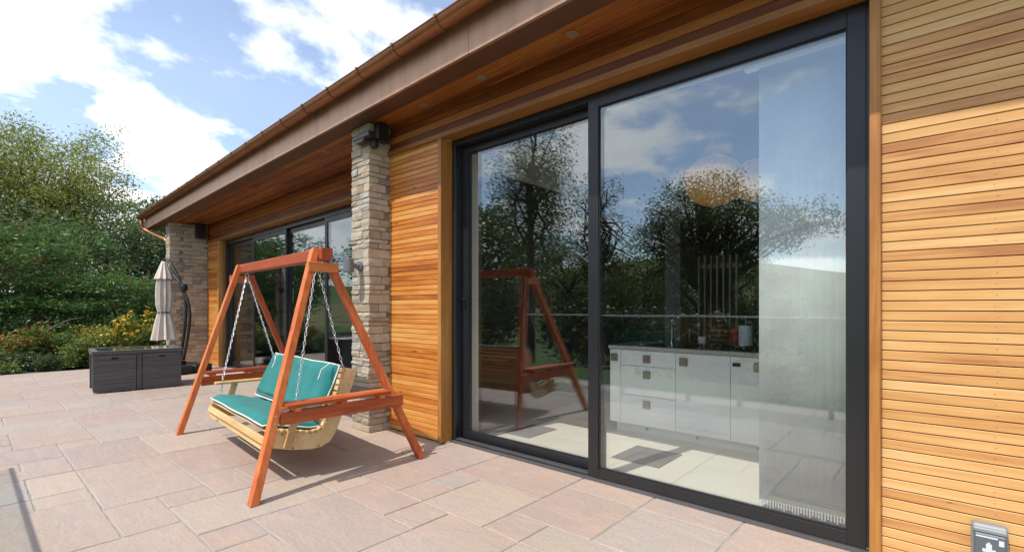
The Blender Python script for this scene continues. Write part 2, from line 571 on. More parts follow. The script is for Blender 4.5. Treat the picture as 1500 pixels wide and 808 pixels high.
M_['lf_oak'] = leaf_mat('oak_leaves', [(0.0, (0.05, 0.068, 0.022)), (0.55, (0.105, 0.125, 0.04)), (1.0, (0.19, 0.18, 0.06))], 0.5)
M_['pet_yel'] = leaf_mat('yellow_petals', [(0.0, (0.62, 0.38, 0.02)), (1.0, (0.80, 0.58, 0.05))], 0.2)
M_['pet_org'] = leaf_mat('orange_petals', [(0.0, (0.50, 0.07, 0.02)), (1.0, (0.70, 0.20, 0.03))], 0.2)
M_['pet_red'] = leaf_mat('rust_seed_heads', [(0.0, (0.16, 0.04, 0.02)), (1.0, (0.26, 0.08, 0.03))], 0.1)

# ------------------------------------------------------------------ object helpers
WM = {}


def link(o, parent=None, M=None):
    M = M if M is not None else Matrix.Identity(4)
    col.objects.link(o)
    if parent is not None:
        o.parent = parent
        o.matrix_parent_inverse = WM[parent.name].inverted()
    o.matrix_basis = M
    WM[o.name] = M.copy()
    return o


def tag(o, label=None, cat=None, group=None, kind=None):
    if label:
        o['label'] = label
    if cat:
        o['category'] = cat
    if group:
        o['group'] = group
    if kind:
        o['kind'] = kind
    return o


def thing(name, label, cat, loc, group=None, rz=0.0):
    o = bpy.data.objects.new(name, None)
    o.empty_display_size = 0.1
    link(o, None, Matrix.Translation(loc) @ Matrix.Rotation(rz, 4, 'Z'))
    return tag(o, label, cat, group)


class MB:
    def __init__(self, T=None):
        self.v, self.f, self.T = [], [], T

    def add(self, vs, fs):
        b = len(self.v)
        if self.T:
            vs = [self.T(*p) for p in vs]
        self.v += [tuple(p) for p in vs]
        self.f += [tuple(i + b for i in q) for q in fs]
        return self

    def box(self, x0, x1, y0, y1, z0, z1):
        vs = [(x0, y0, z0), (x1, y0, z0), (x1, y1, z0), (x0, y1, z0), (x0, y0, z1), (x1, y0, z1), (x1, y1, z1), (x0, y1, z1)]
        return self.add(vs, [(0, 3, 2, 1), (4, 5, 6, 7), (0, 1, 5, 4), (1, 2, 6, 5), (2, 3, 7, 6), (3, 0, 4, 7)])

    def cbox(self, x0, x1, y0, y1, z0, z1, c=0.004):
        """box with chamfered edges along every side (24 verts)"""
        xs, ys, zs = (x0, x1), (y0, y1), (z0, z1)
        vs, idx = [], {}
        for i in (0, 1):
            for j in (0, 1):
                for k in (0, 1):
                    sx, sy, sz = (c if i == 0 else -c), (c if j == 0 else -c), (c if k == 0 else -c)
                    for a in range(3):
                        p = [xs[i] + sx, ys[j] + sy, zs[k] + sz]
                        p[a] = (xs[i], ys[j], zs[k])[a]
                        idx[(i, j, k, a)] = len(vs)
                        vs.append(tuple(p))
        fs = []
        for a in range(3):
            o1, o2 = [x for x in range(3) if x != a]
            for s in (0, 1):
                q = []
                for (m, n_) in ((0, 0), (1, 0), (1, 1), (0, 1)):
                    key = [0, 0, 0]
                    key[a], key[o1], key[o2] = s, m, n_
                    q.append(idx[(*key, a)])
                fs.append(q)
        for a in range(3):
            o1, o2 = [x for x in range(3) if x != a]
            for s in (0, 1):
                for t in (0, 1):
                    def K(e, w):
                        key = [0, 0, 0]
                        key[a], key[o1], key[o2] = e, s, t
                        return idx[(*key, w)]
                    fs.append([K(0, o1), K(1, o1), K(1, o2), K(0, o2)])
        for i in (0, 1):
            for j in (0, 1):
                for k in (0, 1):
                    fs.append([idx[(i, j, k, 0)], idx[(i, j, k, 1)], idx[(i, j, k, 2)]])
        return self.add(vs, fs)

    def beam(self, p0, p1, w, h, side=(1, 0, 0), c=0.004):
        """square bar from p0 to p1; w along `side`, h across"""
        p0, p1 = Vector(p0), Vector(p1)
        d = (p1 - p0)
        L = d.length
        d.normalize()
        s = Vector(side)
        s = (s - d * s.dot(d)).normalized()
        u = d.cross(s)
        prof = [(-w / 2 + c, -h / 2), (w / 2 - c, -h / 2), (w / 2, -h / 2 + c), (w / 2, h / 2 - c), (w / 2 - c, h / 2), (-w / 2 + c, h / 2), (-w / 2, h / 2 - c), (-w / 2, -h / 2 + c)]
        vs = []
        for q in (p0, p1):
            for a, b in prof:
                vs.append(q + s * a + u * b)
        n = 8
        fs = [(i, (i + 1) % n, n + (i + 1) % n, n + i) for i in range(n)]
        fs += [tuple(range(n))[::-1], tuple(range(n, 2 * n))]
        return self.add(vs, fs)

    def tube(self, pts, r, n=8, cap=True):
        pts = [Vector(p) for p in pts]
        rs = r if isinstance(r, (list, tuple)) else [r] * len(pts)
        vs = []
        ref = None
        for i, p in enumerate(pts):
            d = (pts[min(i + 1, len(pts) - 1)] - pts[max(i - 1, 0)])
            if d.length < 1e-9:
                d = Vector((0, 0, 1))
            d.normalize()
            if ref is None:
                ref = Vector((0, 0, 1)) if abs(d.z) < 0.9 else Vector((1, 0, 0))
            a = (ref - d * ref.dot(d))
            if a.length < 1e-6:
                a = d.orthogonal()
            a.normalize()
            ref = a
            b = d.cross(a)
            for k in range(n):
                t = 2 * math.pi * k / n
                vs.append(p + (a * math.cos(t) + b * math.sin(t)) * rs[i])
        fs = []
        for i in range(len(pts) - 1):
            for k in range(n):
                fs.append((i * n + k, i * n + (k + 1) % n, (i + 1) * n + (k + 1) % n, (i + 1) * n + k))
        if cap:
            fs.append(tuple(range(n))[::-1])
            fs.append(tuple(range((len(pts) - 1) * n, len(pts) * n)))
        return self.add(vs, fs)

    def lathe(self, prof, c=(0, 0, 0), n=20):
        vs = []
        for r, z in prof:
            for k in range(n):
                t = 2 * math.pi * k / n
                vs.append((c[0] + r * math.cos(t), c[1] + r * math.sin(t), c[2] + z))
        fs = []
        for i in range(len(prof) - 1):
            for k in range(n):
                fs.append((i * n + k, i * n + (k + 1) % n, (i + 1) * n + (k + 1) % n, (i + 1) * n + k))
        fs.append(tuple(range(n))[::-1])
        fs.append(tuple(range((len(prof) - 1) * n, len(prof) * n)))
        return self.add(vs, fs)

    def prism(self, poly, a0, a1, fn):
        """poly of (p,q) extruded between a0 and a1; fn(a,p,q)->xyz"""
        n = len(poly)
        vs = [fn(a0, *p) for p in poly] + [fn(a1, *p) for p in poly]
        fs = [(i, (i + 1) % n, n + (i + 1) % n, n + i) for i in range(n)]
        fs += [tuple(range(n))[::-1], tuple(range(n, 2 * n))]
        return self.add(vs, fs)

    def mesh(self, name, mat, smooth=False):
        me = bpy.data.meshes.new(name)
        me.from_pydata(self.v, [], self.f)
        me.validate()
        bm_fix(me)
        if mat is not None:
            me.materials.append(mat)
        if smooth:
            me.polygons.foreach_set('use_smooth', [True] * len(me.polygons))
        me.update()
        return me

    def build(self, name, mat, parent=None, smooth=False, M=None):
        o = bpy.data.objects.new(name, self.mesh(name, mat, smooth))
        return link(o, parent, M)


def bm_fix(me):
    import bmesh
    b = bmesh.new()
    b.from_mesh(me)
    bmesh.ops.recalc_face_normals(b, faces=b.faces)
    b.to_mesh(me)
    b.free()


def inst(name, me, parent, M):
    return link(bpy.data.objects.new(name, me), parent, M)


def bevel(o, w=0.004, seg=2):
    m = o.modifiers.new('soft_edges', 'BEVEL')
    m.width = w
    m.segments = seg
    m.limit_method = 'ANGLE'
    return o


# the wing's axis turns 2 degrees from the kitchen wall's
PHI = R(2.056)
CP, SP = math.cos(PHI), math.sin(PHI)
OX, OY = -1.635, 2.326


def Ew(x, n, z):
    s = x - OX
    return (OX + s * CP + n * SP, OY - s * SP + n * CP, z)


ME_ROT = Matrix.Translation((OX, OY, 0)) @ Matrix.Rotation(-PHI, 4, 'Z') @ Matrix.Translation((-OX, 0, 0))  # (x,n,z)->world

# ------------------------------------------------------------------ ground, lawn, hills, patio
ZG = -0.12


def ground_z(x, y):
    z = ZG
    if y < -3.0:
        z -= min(4.0, 0.16 * (-3.0 - y))
    return z


gm = MB()
gx = [-400, -200, -100, -60, -40, -25, -12.9, -8, -4, 0, 4, 10, 30, 80, 200, 400]
gy = [-400, -200, -100, -60, -40, -28, -20, -14, -9, -6, -4, -3, -1.2, 0.5, 3.6, 9, 20, 60, 200, 400]
vs = [(x, y, ground_z(x, y)) for y in gy for x in gx]
nx = len(gx)
gm.add(vs, [(j * nx + i, j * nx + i + 1, (j + 1) * nx + i + 1, (j + 1) * nx + i) for j in range(len(gy) - 1) for i in range(nx - 1)])
tag(gm.build('ground', M_['grass'], smooth=True), 'mown green lawn around the paved terrace', kind='structure')

hm = MB()
na, nr = 72, 7
vs = []
for j in range(nr):
    rr = 120 + j * 60
    for i in range(na):
        a = math.pi * (0.62 + 1.25 * i / (na - 1))
        prof = math.sin(min(1, j / 4.5) * math.pi / 2)
        hgt = 15 + 6 * math.sin(a * 3.1 + 0.6) + 3.5 * math.sin(a * 7.7)
        vs.append((rr * math.cos(a), rr * math.sin(a), -5 + prof * hgt * (1 + 0.18 * j)))
hm.add(vs, [(j * na + i, j * na + i + 1, (j + 1) * na + i + 1, (j + 1) * na + i) for j in range(nr - 1) for i in range(na - 1)])
tag(hm.build('hills', M_['hill'], smooth=True), 'green hillside of fields beyond the garden', kind='structure')

# planting bed beyond the far end of the terrace
bed = MB()
bed.add([(-12.72, -2.5, -0.06), (-12.72, 1.12, -0.06), (-13.2, 1.2, -0.05), (-13.8, 1.45, -0.04), (-14.2, 3.4, -0.04), (-15, 4.5, -0.04), (-24, 5, -0.04), (-24, -6, -0.04), (-17, -6, -0.04)], [tuple(range(9))])
tag(bed.build('planting_bed', M_['soil']), 'dark soil bed at the far end of the terrace', kind='structure')

# patio: mortar bed and single slabs
PX0, PX1, PY0 = -12.62, 1.75, -0.86
pat = MB()
pat.box(PX0 - 0.03, PX1 + 0.03, PY0 - 0.03, 3.62, -0.14, -0.0055)
patio = tag(pat.build('patio', M_['mortar']), 'paved terrace of pink and buff sandstone slabs', kind='structure')
MOD = 0.2655
GX, GY = -1.89, 1.89
occ = {}
slabs = []


def put(i0, j0, w, h):
    for i in range(i0, i0 + w):
        for j in range(j0, j0 + h):
            if (i, j) in occ:
                return False
    for i in range(i0, i0 + w):
        for j in range(j0, j0 + h):
            occ[(i, j)] = 1
    slabs.append((i0, j0, w, h))
    return True


for s_ in [(-2, 0, 2, 2), (0, 0, 1, 1), (-2, -1, 1, 1), (-3, 1, 1, 1), (-3, 2, 3, 2), (0, 1, 2, 2), (0, 3, 2, 1), (2, 1, 2, 2), (2, 3, 2, 1), (-4, -4, 1, 1), (-6, -4, 2, 3), (-4, -3, 3, 2),
           (-7, -5, 2, 1), (-8, -7, 3, 2), (-11, -6, 2, 1), (-9, -6, 1, 1), (-9, -5, 2, 2), (-5, -6, 2, 2), (-1, -3, 2, 3), (-3, -5, 2, 1), (-5, 0, 2, 2), (-5, -1, 1, 1), (-4, -1, 2, 1), (-3, 0, 1, 1), (1, 0, 2, 1), (-14, -5, 3, 2), (-11, -5, 2, 2), (4, 0, 3, 2), (4, 2, 2, 2)]:
    put(*s_)
i_lo, i_hi = round((PX0 - GX) / MOD), round((PX1 - GX) / MOD)
j_lo, j_hi = round((PY0 - GY) / MOD), 6
cells = [(i, j) for i in range(i_lo, i_hi) for j in range(j_lo, j_hi + 1) if not (j > 3 and i > -9)]
random.shuffle(cells)
cells.sort(key=lambda c: c[0] * 0.5 + c[1] * 0.35 + random.random() * 2.2)
ok = set(cells)
for (i, j) in cells:
    if (i, j) in occ:
        continue
    opts = [(3, 2), (2, 3), (2, 2), (2, 2), (2, 1), (1, 2), (3, 2), (2, 3), (1, 1)]
    random.shuffle(opts)
    opts = sorted(opts[:6], key=lambda o: -o[0] * o[1]) + [(2, 1), (1, 2), (1, 1)]
    for w, h in opts:
        if all((a, b) in ok and (a, b) not in occ for a in range(i, i + w) for b in range(j, j + h)):
            put(i, j, w, h)
            break


def slab_mesh(x0, x1, y0, y1, top, k):
    rr = random.Random(k)
    m = MB()
    pts = []
    def side(ax, ay, bx, by):
        L = math.hypot(bx - ax, by - ay)
        n = max(2, int(L / 0.085))
        nxn, nyn = (by - ay) / L, -(bx - ax) / L
        for q in range(n):
            t = q / n
            jit = rr.uniform(-0.0035, 0.0015) if q else -0.003
            pts.append((ax + (bx - ax) * t + nxn * jit, ay + (by - ay) * t + nyn * jit))
    side(x0, y0, x1, y0)
    side(x1, y0, x1, y1)
    side(x1, y1, x0, y1)
    side(x0, y1, x0, y0)
    cx, cy = (x0 + x1) / 2, (y0 + y1) / 2
    n = len(pts)
    def shrink(p, d):
        v = Vector((p[0] - cx, p[1] - cy))
        return (cx + (p[0] - cx) * (1 - d / max(abs(p[0] - cx), 0.05)) if abs(p[0] - cx) > 0.05 else p[0], cy + (p[1] - cy) * (1 - d / max(abs(p[1] - cy), 0.05)) if abs(p[1] - cy) > 0.05 else p[1])
    tx, ty = rr.uniform(-0.003, 0.003), rr.uniform(-0.003, 0.003)
    vs = [(p[0], p[1], -0.03) for p in pts] + [(p[0], p[1], top - 0.003 + rr.uniform(-0.001, 0.001)) for p in pts]
    for p in pts:
        q = shrink(p, 0.003 + rr.uniform(0, 0.003))
        vs.append((q[0], q[1], top + tx * (q[0] - cx) + ty * (q[1] - cy)))
    fs = []
    for a in range(2):
        for i in range(n):
            fs.append((a * n + i, a * n + (i + 1) % n, (a + 1) * n + (i + 1) % n, (a + 1) * n + i))
    fs.append(tuple(range(2 * n, 3 * n)))
    return m.add(vs, fs)


GAP = 0.0040
for k, (i, j, w, h) in enumerate(slabs):
    x0, x1, y0, y1 = GX + i * MOD, GX + (i + w) * MOD, GY + j * MOD, GY + (j + h) * MOD
    slab_mesh(x0 + GAP, x1 - GAP, y0 + GAP, y1 - GAP, random.uniform(-0.0015, 0.0015), k).build('paving_slab', M_['slab'], patio)

# ------------------------------------------------------------------ the house
house = thing('timber_house', 'long single storey timber clad house with a copper edged roof', 'house', (-4, 3.5, 0))

# walls behind the cladding (kitchen) ------------------------------------------------
WALL_Y = 2.86
HEAD = 2.70
DX0, DX1 = -3.30, -0.25
SOF = 2.99
w = MB()
w.box(-4.42, DX0 - 0.002, WALL_Y, 3.26, -0.05, 3.0)
w.box(DX1 + 0.002, 2.4, WALL_Y, 3.26, -0.05, 3.0)
w.box(DX0 - 0.002, DX1 + 0.002, WALL_Y, 3.26, HEAD + 0.002, 3.0)
w.build('wall', M_['white_paint'], house)
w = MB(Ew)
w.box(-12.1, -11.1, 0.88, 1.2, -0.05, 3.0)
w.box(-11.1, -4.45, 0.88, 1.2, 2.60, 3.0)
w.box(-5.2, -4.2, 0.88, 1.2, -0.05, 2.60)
w.build('wall', M_['darkwall'], house)

PITCH = 0.0452


def board_mesh(L, ht, th, c=0.0018):
    """front faces -Y, runs along X, centred in X, bottom at z=0"""
    m = MB()
    prof = [(0, c), (c, 0), (th, 0), (th, ht), (c, ht), (0, ht - c)]
    m.prism(prof, -L / 2, L / 2, lambda a, p, q: (a, p, q))
    return m


def clad(parent_name, x0, x1, yface, z0, z1, mat, E=False, label=None, PITCH=0.0452):
    back = MB(Ew if E else None)
    back.box(x0, x1, yface + 0.022, yface + 0.036, z0, z1)
    b = back.build(parent_name, M_['rubber'], house)
    if label:
        b['label'] = label
    me = board_mesh(x1 - x0, PITCH - 0.0042, 0.02).mesh('board', mat)
    n = int(round((z1 - z0) / PITCH))
    for k in range(n):
        z = z0 + k * PITCH + 0.002
        if z + PITCH > z1 + 0.02:
            break
        M = Matrix.Translation(((x0 + x1) / 2, yface + random.uniform(0, 0.0015), z))
        if E:
            M = ME_ROT @ M
        inst('board', me, b, M)
    return b


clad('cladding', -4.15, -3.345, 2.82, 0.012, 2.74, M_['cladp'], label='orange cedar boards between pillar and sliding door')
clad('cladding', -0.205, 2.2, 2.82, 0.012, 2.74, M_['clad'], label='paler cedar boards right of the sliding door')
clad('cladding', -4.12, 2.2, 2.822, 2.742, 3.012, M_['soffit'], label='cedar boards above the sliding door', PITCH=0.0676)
clad('cladding', -12.0, -11.15, 0.845, 0.012, 2.63, M_['cladp'], True)
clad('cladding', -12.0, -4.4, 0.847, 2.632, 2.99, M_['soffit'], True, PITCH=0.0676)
for xs_, yf, zt in (((0.172, 1.3), 2.819, 2.74), ((-3.42, -4.05), 2.819, 2.74)):
    m = MB()
    for x in xs_:
        for k in range(60):
            z = 0.012 + (k + 0.5) * 0.0452 + random.uniform(-0.003, 0.003)
            xx = x + random.uniform(-0.006, 0.006)
            m.tube([(xx, yf + 0.004, z), (xx, yf - 0.0004, z)], 0.0017, 6)
    tag(m.build('nails', M_['lampgrey'], house), kind='stuff')
# trims
t = MB()
t.cbox(DX0 - 0.045, DX0 - 0.001, 2.795, 2.96, 0.008, HEAD - 0.002)
t.build('trim_board', M_['trim'], house)
t = MB()
t.cbox(DX1 + 0.001, DX1 + 0.045, 2.795, 2.96, 0.008, HEAD - 0.002)
t.build('trim_board', M_['trim'], house)
t = MB()
t.cbox(-4.13, 2.2, 2.793, 2.962, HEAD, HEAD + 0.042)
t.build('trim_board', M_['trimx'], house)
t = MB(Ew)
t.cbox(-11.15, -11.10, 0.815, 0.96, 0.008, 2.583)
t.build('trim_board', M_['trim'], house)
t = MB(Ew)
t.cbox(-12.0, -4.4, 0.813, 0.962, 2.585, 2.630)
t.build('trim_board', M_['trimx'], house)

# roof ------------------------------------------------------------------------------
X0, X1 = -13.5, 2.6
r_ = MB(Ew)
r_.box(X0 + 0.02, X1, 0.02, 8.2, 3.012, 3.24)
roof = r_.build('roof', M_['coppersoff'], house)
# copper fascia panels
for k in range(9):
    a = X0 + (k * 2.0 if k else 0) - 0.0
    xa, xb = -14.48 + 2.0 * k, -14.48 + 2.0 * (k + 1)
    xa, xb = max(xa, X0), min(xb, X1)
    if xb - xa < 0.05:
        continue
    f = MB(Ew)
    f.box(xa + 0.0015, xb - 0.0015, -0.006 - 0.0015 * (k % 2), 0.018, SOF - 0.012, 3.235)
    f.build('fascia_panel', M_['copper'], roof)
f = MB(Ew)
f.box(X0 - 0.002, X0 + 0.018, 0.02, 8.0, SOF - 0.012, 3.235)
f.build('fascia_panel', M_['copper'], roof)
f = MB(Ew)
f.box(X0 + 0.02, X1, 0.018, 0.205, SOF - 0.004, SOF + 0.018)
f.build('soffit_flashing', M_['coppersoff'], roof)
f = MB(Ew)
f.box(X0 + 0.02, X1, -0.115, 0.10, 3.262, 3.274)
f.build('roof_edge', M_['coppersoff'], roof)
# soffit boards
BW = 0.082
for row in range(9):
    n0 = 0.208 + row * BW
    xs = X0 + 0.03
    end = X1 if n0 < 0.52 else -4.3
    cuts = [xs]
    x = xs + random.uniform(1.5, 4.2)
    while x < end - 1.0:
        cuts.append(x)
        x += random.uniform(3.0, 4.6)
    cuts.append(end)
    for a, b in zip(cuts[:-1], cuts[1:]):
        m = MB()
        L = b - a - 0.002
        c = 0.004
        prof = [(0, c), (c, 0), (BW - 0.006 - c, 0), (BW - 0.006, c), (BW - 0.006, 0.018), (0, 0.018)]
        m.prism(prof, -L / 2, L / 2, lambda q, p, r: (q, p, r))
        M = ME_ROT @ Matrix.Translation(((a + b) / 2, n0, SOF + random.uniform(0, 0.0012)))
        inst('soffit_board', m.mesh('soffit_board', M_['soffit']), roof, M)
# gutter: half round
g = MB(Ew)
GC_N, GC_Z, GR = -0.084, 3.255, 0.066
prof = []
for k in range(13):
    a = math.pi + math.pi * k / 12
    prof.append((GC_N + GR * math.cos(a), GC_Z + GR * math.sin(a)))
inner = [(GC_N + (GR - 0.004) * math.cos(math.pi + math.pi * k / 12), GC_Z + (GR - 0.004) * math.sin(math.pi + math.pi * k / 12)) for k in range(13)][::-1]
g.prism(prof + inner, X0 - 0.05, X1, lambda a, p, q: (a, p, q))
g.tube([(X0 - 0.05, GC_N - GR, GC_Z), (X1, GC_N - GR, GC_Z)], 0.0075, 8)
gut = g.build('gutter', M_['gutter'], house, smooth=False)
x = -13.1
while x < X1:
    b = MB(Ew)
    pts = [(x, GC_N + (GR + 0.004) * math.cos(a), GC_Z + (GR + 0.004) * math.sin(a)) for a in [math.pi * (0.96 + 1.04 * k / 12) for k in range(13)]]
    for p, q in zip(pts[:-1], pts[1:]):
        b.beam(p, q, 0.022, 0.004, (1, 0, 0), 0.0005)
    b.box(x - 0.011, x + 0.011, GC_N - GR - 0.012, GC_N - GR + 0.006, GC_Z - 0.01, GC_Z + 0.012)
    b.build('gutter_bracket', M_['gutter'], gut)
    x += 0.549
e = MB(Ew)
e.prism(prof, X0 - 0.054, X0 - 0.05, lambda a, p, q: (a, p, q))
e.build('gutter_end', M_['gutter'], gut)
dp = MB(Ew)
dp.tube([(-13.42, -0.072, 3.2), (-13.42, -0.072, 3.06), (-13.41, -0.06, 3.0), (-13.38, -0.02, 2.95), (-13.0, 0.05, 2.83), (-12.42, 0.17, 2.66), (-12.37, 0.2, 2.6), (-12.36, 0.21, 2.5), (-12.36, 0.21, 0.02)], 0.036, 12)
dp.build('downpipe', M_['gutter'], house, smooth=True)

# kitchen sliding door -----------------------------------------------------------------
door = MB()
FY0, FY1 = 2.925, 3.10
door.box(DX0, DX0 + 0.045, FY0, FY1, 0.03, HEAD)
door.box(DX1 - 0.045, DX1, FY0, FY1, 0.03, HEAD)
door.box(DX0 + 0.045, DX1 - 0.045, FY0, FY1, HEAD - 0.05, HEAD)
door.box(DX0, DX1, FY0, FY1, -0.005, 0.03)
frame = bevel(door.build('sliding_door', M_['alu'], house), 0.002, 1)
# outer cill
c_ = MB()
c_.box(DX0 + 0.002, DX1 - 0.002, 2.905, FY0 - 0.001, 0.002, 0.021)
c_.build('sill', M_['alulit'], frame)
c_ = MB()
c_.box(DX0 + 0.05, -1.87, FY0 + 0.006, FY0 + 0.014, 0.031, 0.040)
c_.box(DX0 + 0.05, -1.87, FY0 + 0.034, FY0 + 0.042, 0.031, 0.040)
c_.build('track', M_['alulit'], frame)


def sash(x0, x1, y0, y1, z0, z1, sl, sr, rt, rb, parent, mat='glass'):
    m = MB()
    m.box(x0, x0 + sl, y0, y1, z0, z1)
    m.box(x1 - sr, x1, y0, y1, z0, z1)
    m.box(x0 + sl, x1 - sr, y0, y1, z1 - rt, z1)
    m.box(x0 + sl, x1 - sr, y0, y1, z0, z0 + rb)
    s = bevel(m.build('sash', M_['alu'], parent), 0.0025, 2)
    b = MB()
    gx0, gx1, gz0, gz1 = x0 + sl, x1 - sr, z0 + rb, z1 - rt
    e = 0.007
    for (a0, a1, b0, b1) in ((gx0, gx0 + e, gz0, gz1), (gx1 - e, gx1, gz0, gz1), (gx0 + e, gx1 - e, gz0, gz0 + e), (gx0 + e, gx1 - e, gz1 - e, gz1)):
        b.box(a0 + 0.0005, a1 - 0.0005, y0 + 0.010, y0 + 0.016, b0, b1)
    b.build('gasket', M_['rubber'], parent)
    p = MB()
    p.box(gx0 - 0.008, gx1 + 0.008, y0 + 0.018, y0 + 0.042, gz0 - 0.008, gz1 + 0.008)
    p.build('pane', M_[mat], parent)
    return s


# left leaf runs on the inner track, right leaf stands proud
sash(DX0 + 0.048, -1.80, FY0 + 0.085, FY0 + 0.145, 0.034, HEAD - 0.052, 0.062, 0.06, 0.062, 0.062, frame)
sash(-1.862, DX1 - 0.022, FY0 - 0.004, FY0 + 0.056, 0.022, HEAD - 0.020, 0.082, 0.078, 0.085, 0.066, frame)
h = MB()
h.box(DX0 + 0.07, DX0 + 0.095, FY0 + 0.072, FY0 + 0.083, 1.20, 1.30)
h.tube([(DX0 + 0.082, FY0 + 0.07, 1.28), (DX0 + 0.082, FY0 + 0.045, 1.28), (DX0 + 0.15, FY0 + 0.04, 1.28)], 0.007, 8)
h.build('handle', M_['black'], frame)

# wing sliding window ------------------------------------------------------------------
wn0, wn1 = 0.955, 1.09
wm = MB(Ew)
wm.box(-11.10, -11.04, wn0, wn1, 0.03, 2.583)
wm.box(-5.26, -5.20, wn0, wn1, 0.03, 2.583)
wm.box(-11.04, -5.26, wn0, wn1, 2.50, 2.583)
wm.box(-11.10, -5.20, wn0, wn1, -0.005, 0.03)
wing = wm.build('sliding_window', M_['alu'], house)
edges = [-11.04, -9.6, -8.09, -6.7, -5.26]
for k in range(4):
    a, b = edges[k], edges[k + 1]
    yy = wn0 + (0.012 if k % 2 else 0.055)
    m = MB(Ew)
    sw = 0.075
    m.box(a, a + sw, yy, yy + 0.04, 0.033, 2.498)
    m.box(b - sw * 0.55, b + 0.02, yy, yy + 0.04, 0.033, 2.498)
    m.box(a + sw, b - sw * 0.55, yy, yy + 0.04, 2.425, 2.498)
    m.box(a + sw, b - sw * 0.55, yy, yy + 0.04, 0.033, 0.105)
    m.build('sash', M_['alu'], wing)
    p = MB(Ew)
    p.box(a + sw - 0.006, b - sw * 0.55 + 0.006, yy + 0.010, yy + 0.030, 0.10, 2.43)
    p.build('pane', M_['glass2'], wing)

# ------------------------------------------------------------------ stone pillars
STN = 0


def stone(parent, x0, x1, n0, n1, z0, z1, rr):
    """one rough block in wing coordinates"""
    jx = lambda a: a + rr.uniform(-0.004, 0.004)
    m = MB(Ew)
    d = lambda: rr.uniform(0.0, 0.008)
    x0, x1, n0, n1 = x0, x1, n0, n1
    c = rr.uniform(0.003, 0.006)
    vs = []
    for (z, ins) in ((z0, c), (z0 + c, 0.0), ((z0 + z1) / 2, -0.002), (z1 - c, 0.0), (z1, c)):
        for (a, b, sx, sy) in ((x0, n0, 1, 1), ((x0 + x1) / 2, n0, 0, 1), (x1, n0, -1, 1), (x1, (n0 + n1) / 2, -1, 0), (x1, n1, -1, -1), ((x0 + x1) / 2, n1, 0, -1), (x0, n1, 1, -1), (x0, (n0 + n1) / 2, 1, 0)):
            k = 1.0 if (sx and sy) else 0.35
            vs.append((jx(a + sx * (ins + 0.0015 * k)), jx(b + sy * (ins + 0.0015 * k)), z + rr.uniform(-0.0015, 0.0015)))
    fs = []
    for a in range(4):
        for i in range(8):
            fs.append((a * 8 + i, a * 8 + (i + 1) % 8, (a + 1) * 8 + (i + 1) % 8, (a + 1) * 8 + i))
    fs += [tuple(range(8))[::-1], tuple(range(32, 40))]
    m.add(vs, fs)
    m.build('stone', M_['stone'], parent)


def pillar(x0, x1, n0, n1, label, loc, seed, side_x0, thick=0.075):
    rr = random.Random(seed)
    p = thing('stone_pillar', label, 'pillar', loc, 'stone pillars carrying the eaves')
    core = MB(Ew)
    core.box(x0 + 0.015, x1 - 0.015, n0 + 0.015, n1, 0.0, 2.985)
    core.build('mortar_core', M_['coreStone'], p)
    z = 0.002
    k = 0
    while z < 2.96:
        h_ = rr.choice([0.042, 0.052, 0.062, 0.072, 0.082, 0.092])
        z1 = min(z + h_, 2.985)
        if 2.985 - z1 < 0.035:
            z1 = 2.985
        g = 0.004
        off = lambda: rr.uniform(-0.007, 0.004)
        d = rr.uniform(0.1, 0.16)
        if k % 2 == 0:
            # long corner stone on the terrace face, shorter ones on the return
            cut = x0 + (x1 - x0) * rr.uniform(0.35, 0.65) if rr.random() < 0.75 else None
            segs = [(x0, cut - g), (cut, x1)] if cut else [(x0, x1)]
            for a, b in segs:
                stone(p, a, b, n0 + off(), n0 + d, z, z1 - g, rr)
            rem = (n0 + d + g, n1)
        else:
            cw = rr.uniform(0.1, 0.15)
            stone(p, x1 - cw, x1 + rr.uniform(-0.006, 0.006), n0 + off(), min(n1, n0 + rr.uniform(0.16, 0.24)), z, z1 - g, rr)
            first = p.children[-1] if False else None
            cut = x0 + (x1 - cw - x0) * rr.uniform(0.35, 0.65) if rr.random() < 0.5 else None
            segs = [(x0, cut - g), (cut, x1 - cw - g)] if cut else [(x0, x1 - cw - g)]
            for a, b in segs:
                stone(p, a, b, n0 + off(), n0 + d, z, z1 - g, rr)
            rem = (n0 + 0.245, n1)
        # return face (towards the camera along the wall)
        a = rem[0]
        while a < side_x0 - 0.02:
            L = rr.uniform(0.13, 0.3)
            b = min(a + L, side_x0)
            if side_x0 - b < 0.06:
                b = side_x0
            stone(p, x1 - 0.11, x1 + rr.uniform(-0.006, 0.008), a, b - g, z, z1 - g, rr)
            a = b
        z = z1
        k += 1
    return p


# near pillar: front face n=0.175, meets the cladding at n~0.42 ; far pillar reaches the wing wall
pil1 = pillar(-4.45, -4.12, 0.175, 0.86, 'rough buff stone pillar with a grey wall lamp beside the swing seat', Ew(-4.3, 0.4, 0), 11, 0.41)
pil2 = pillar(-12.26, -11.95, 0.155, 0.86, 'wide stone pillar behind the closed cream parasol at the far end', Ew(-12.1, 0.5, 0), 23, 0.845)

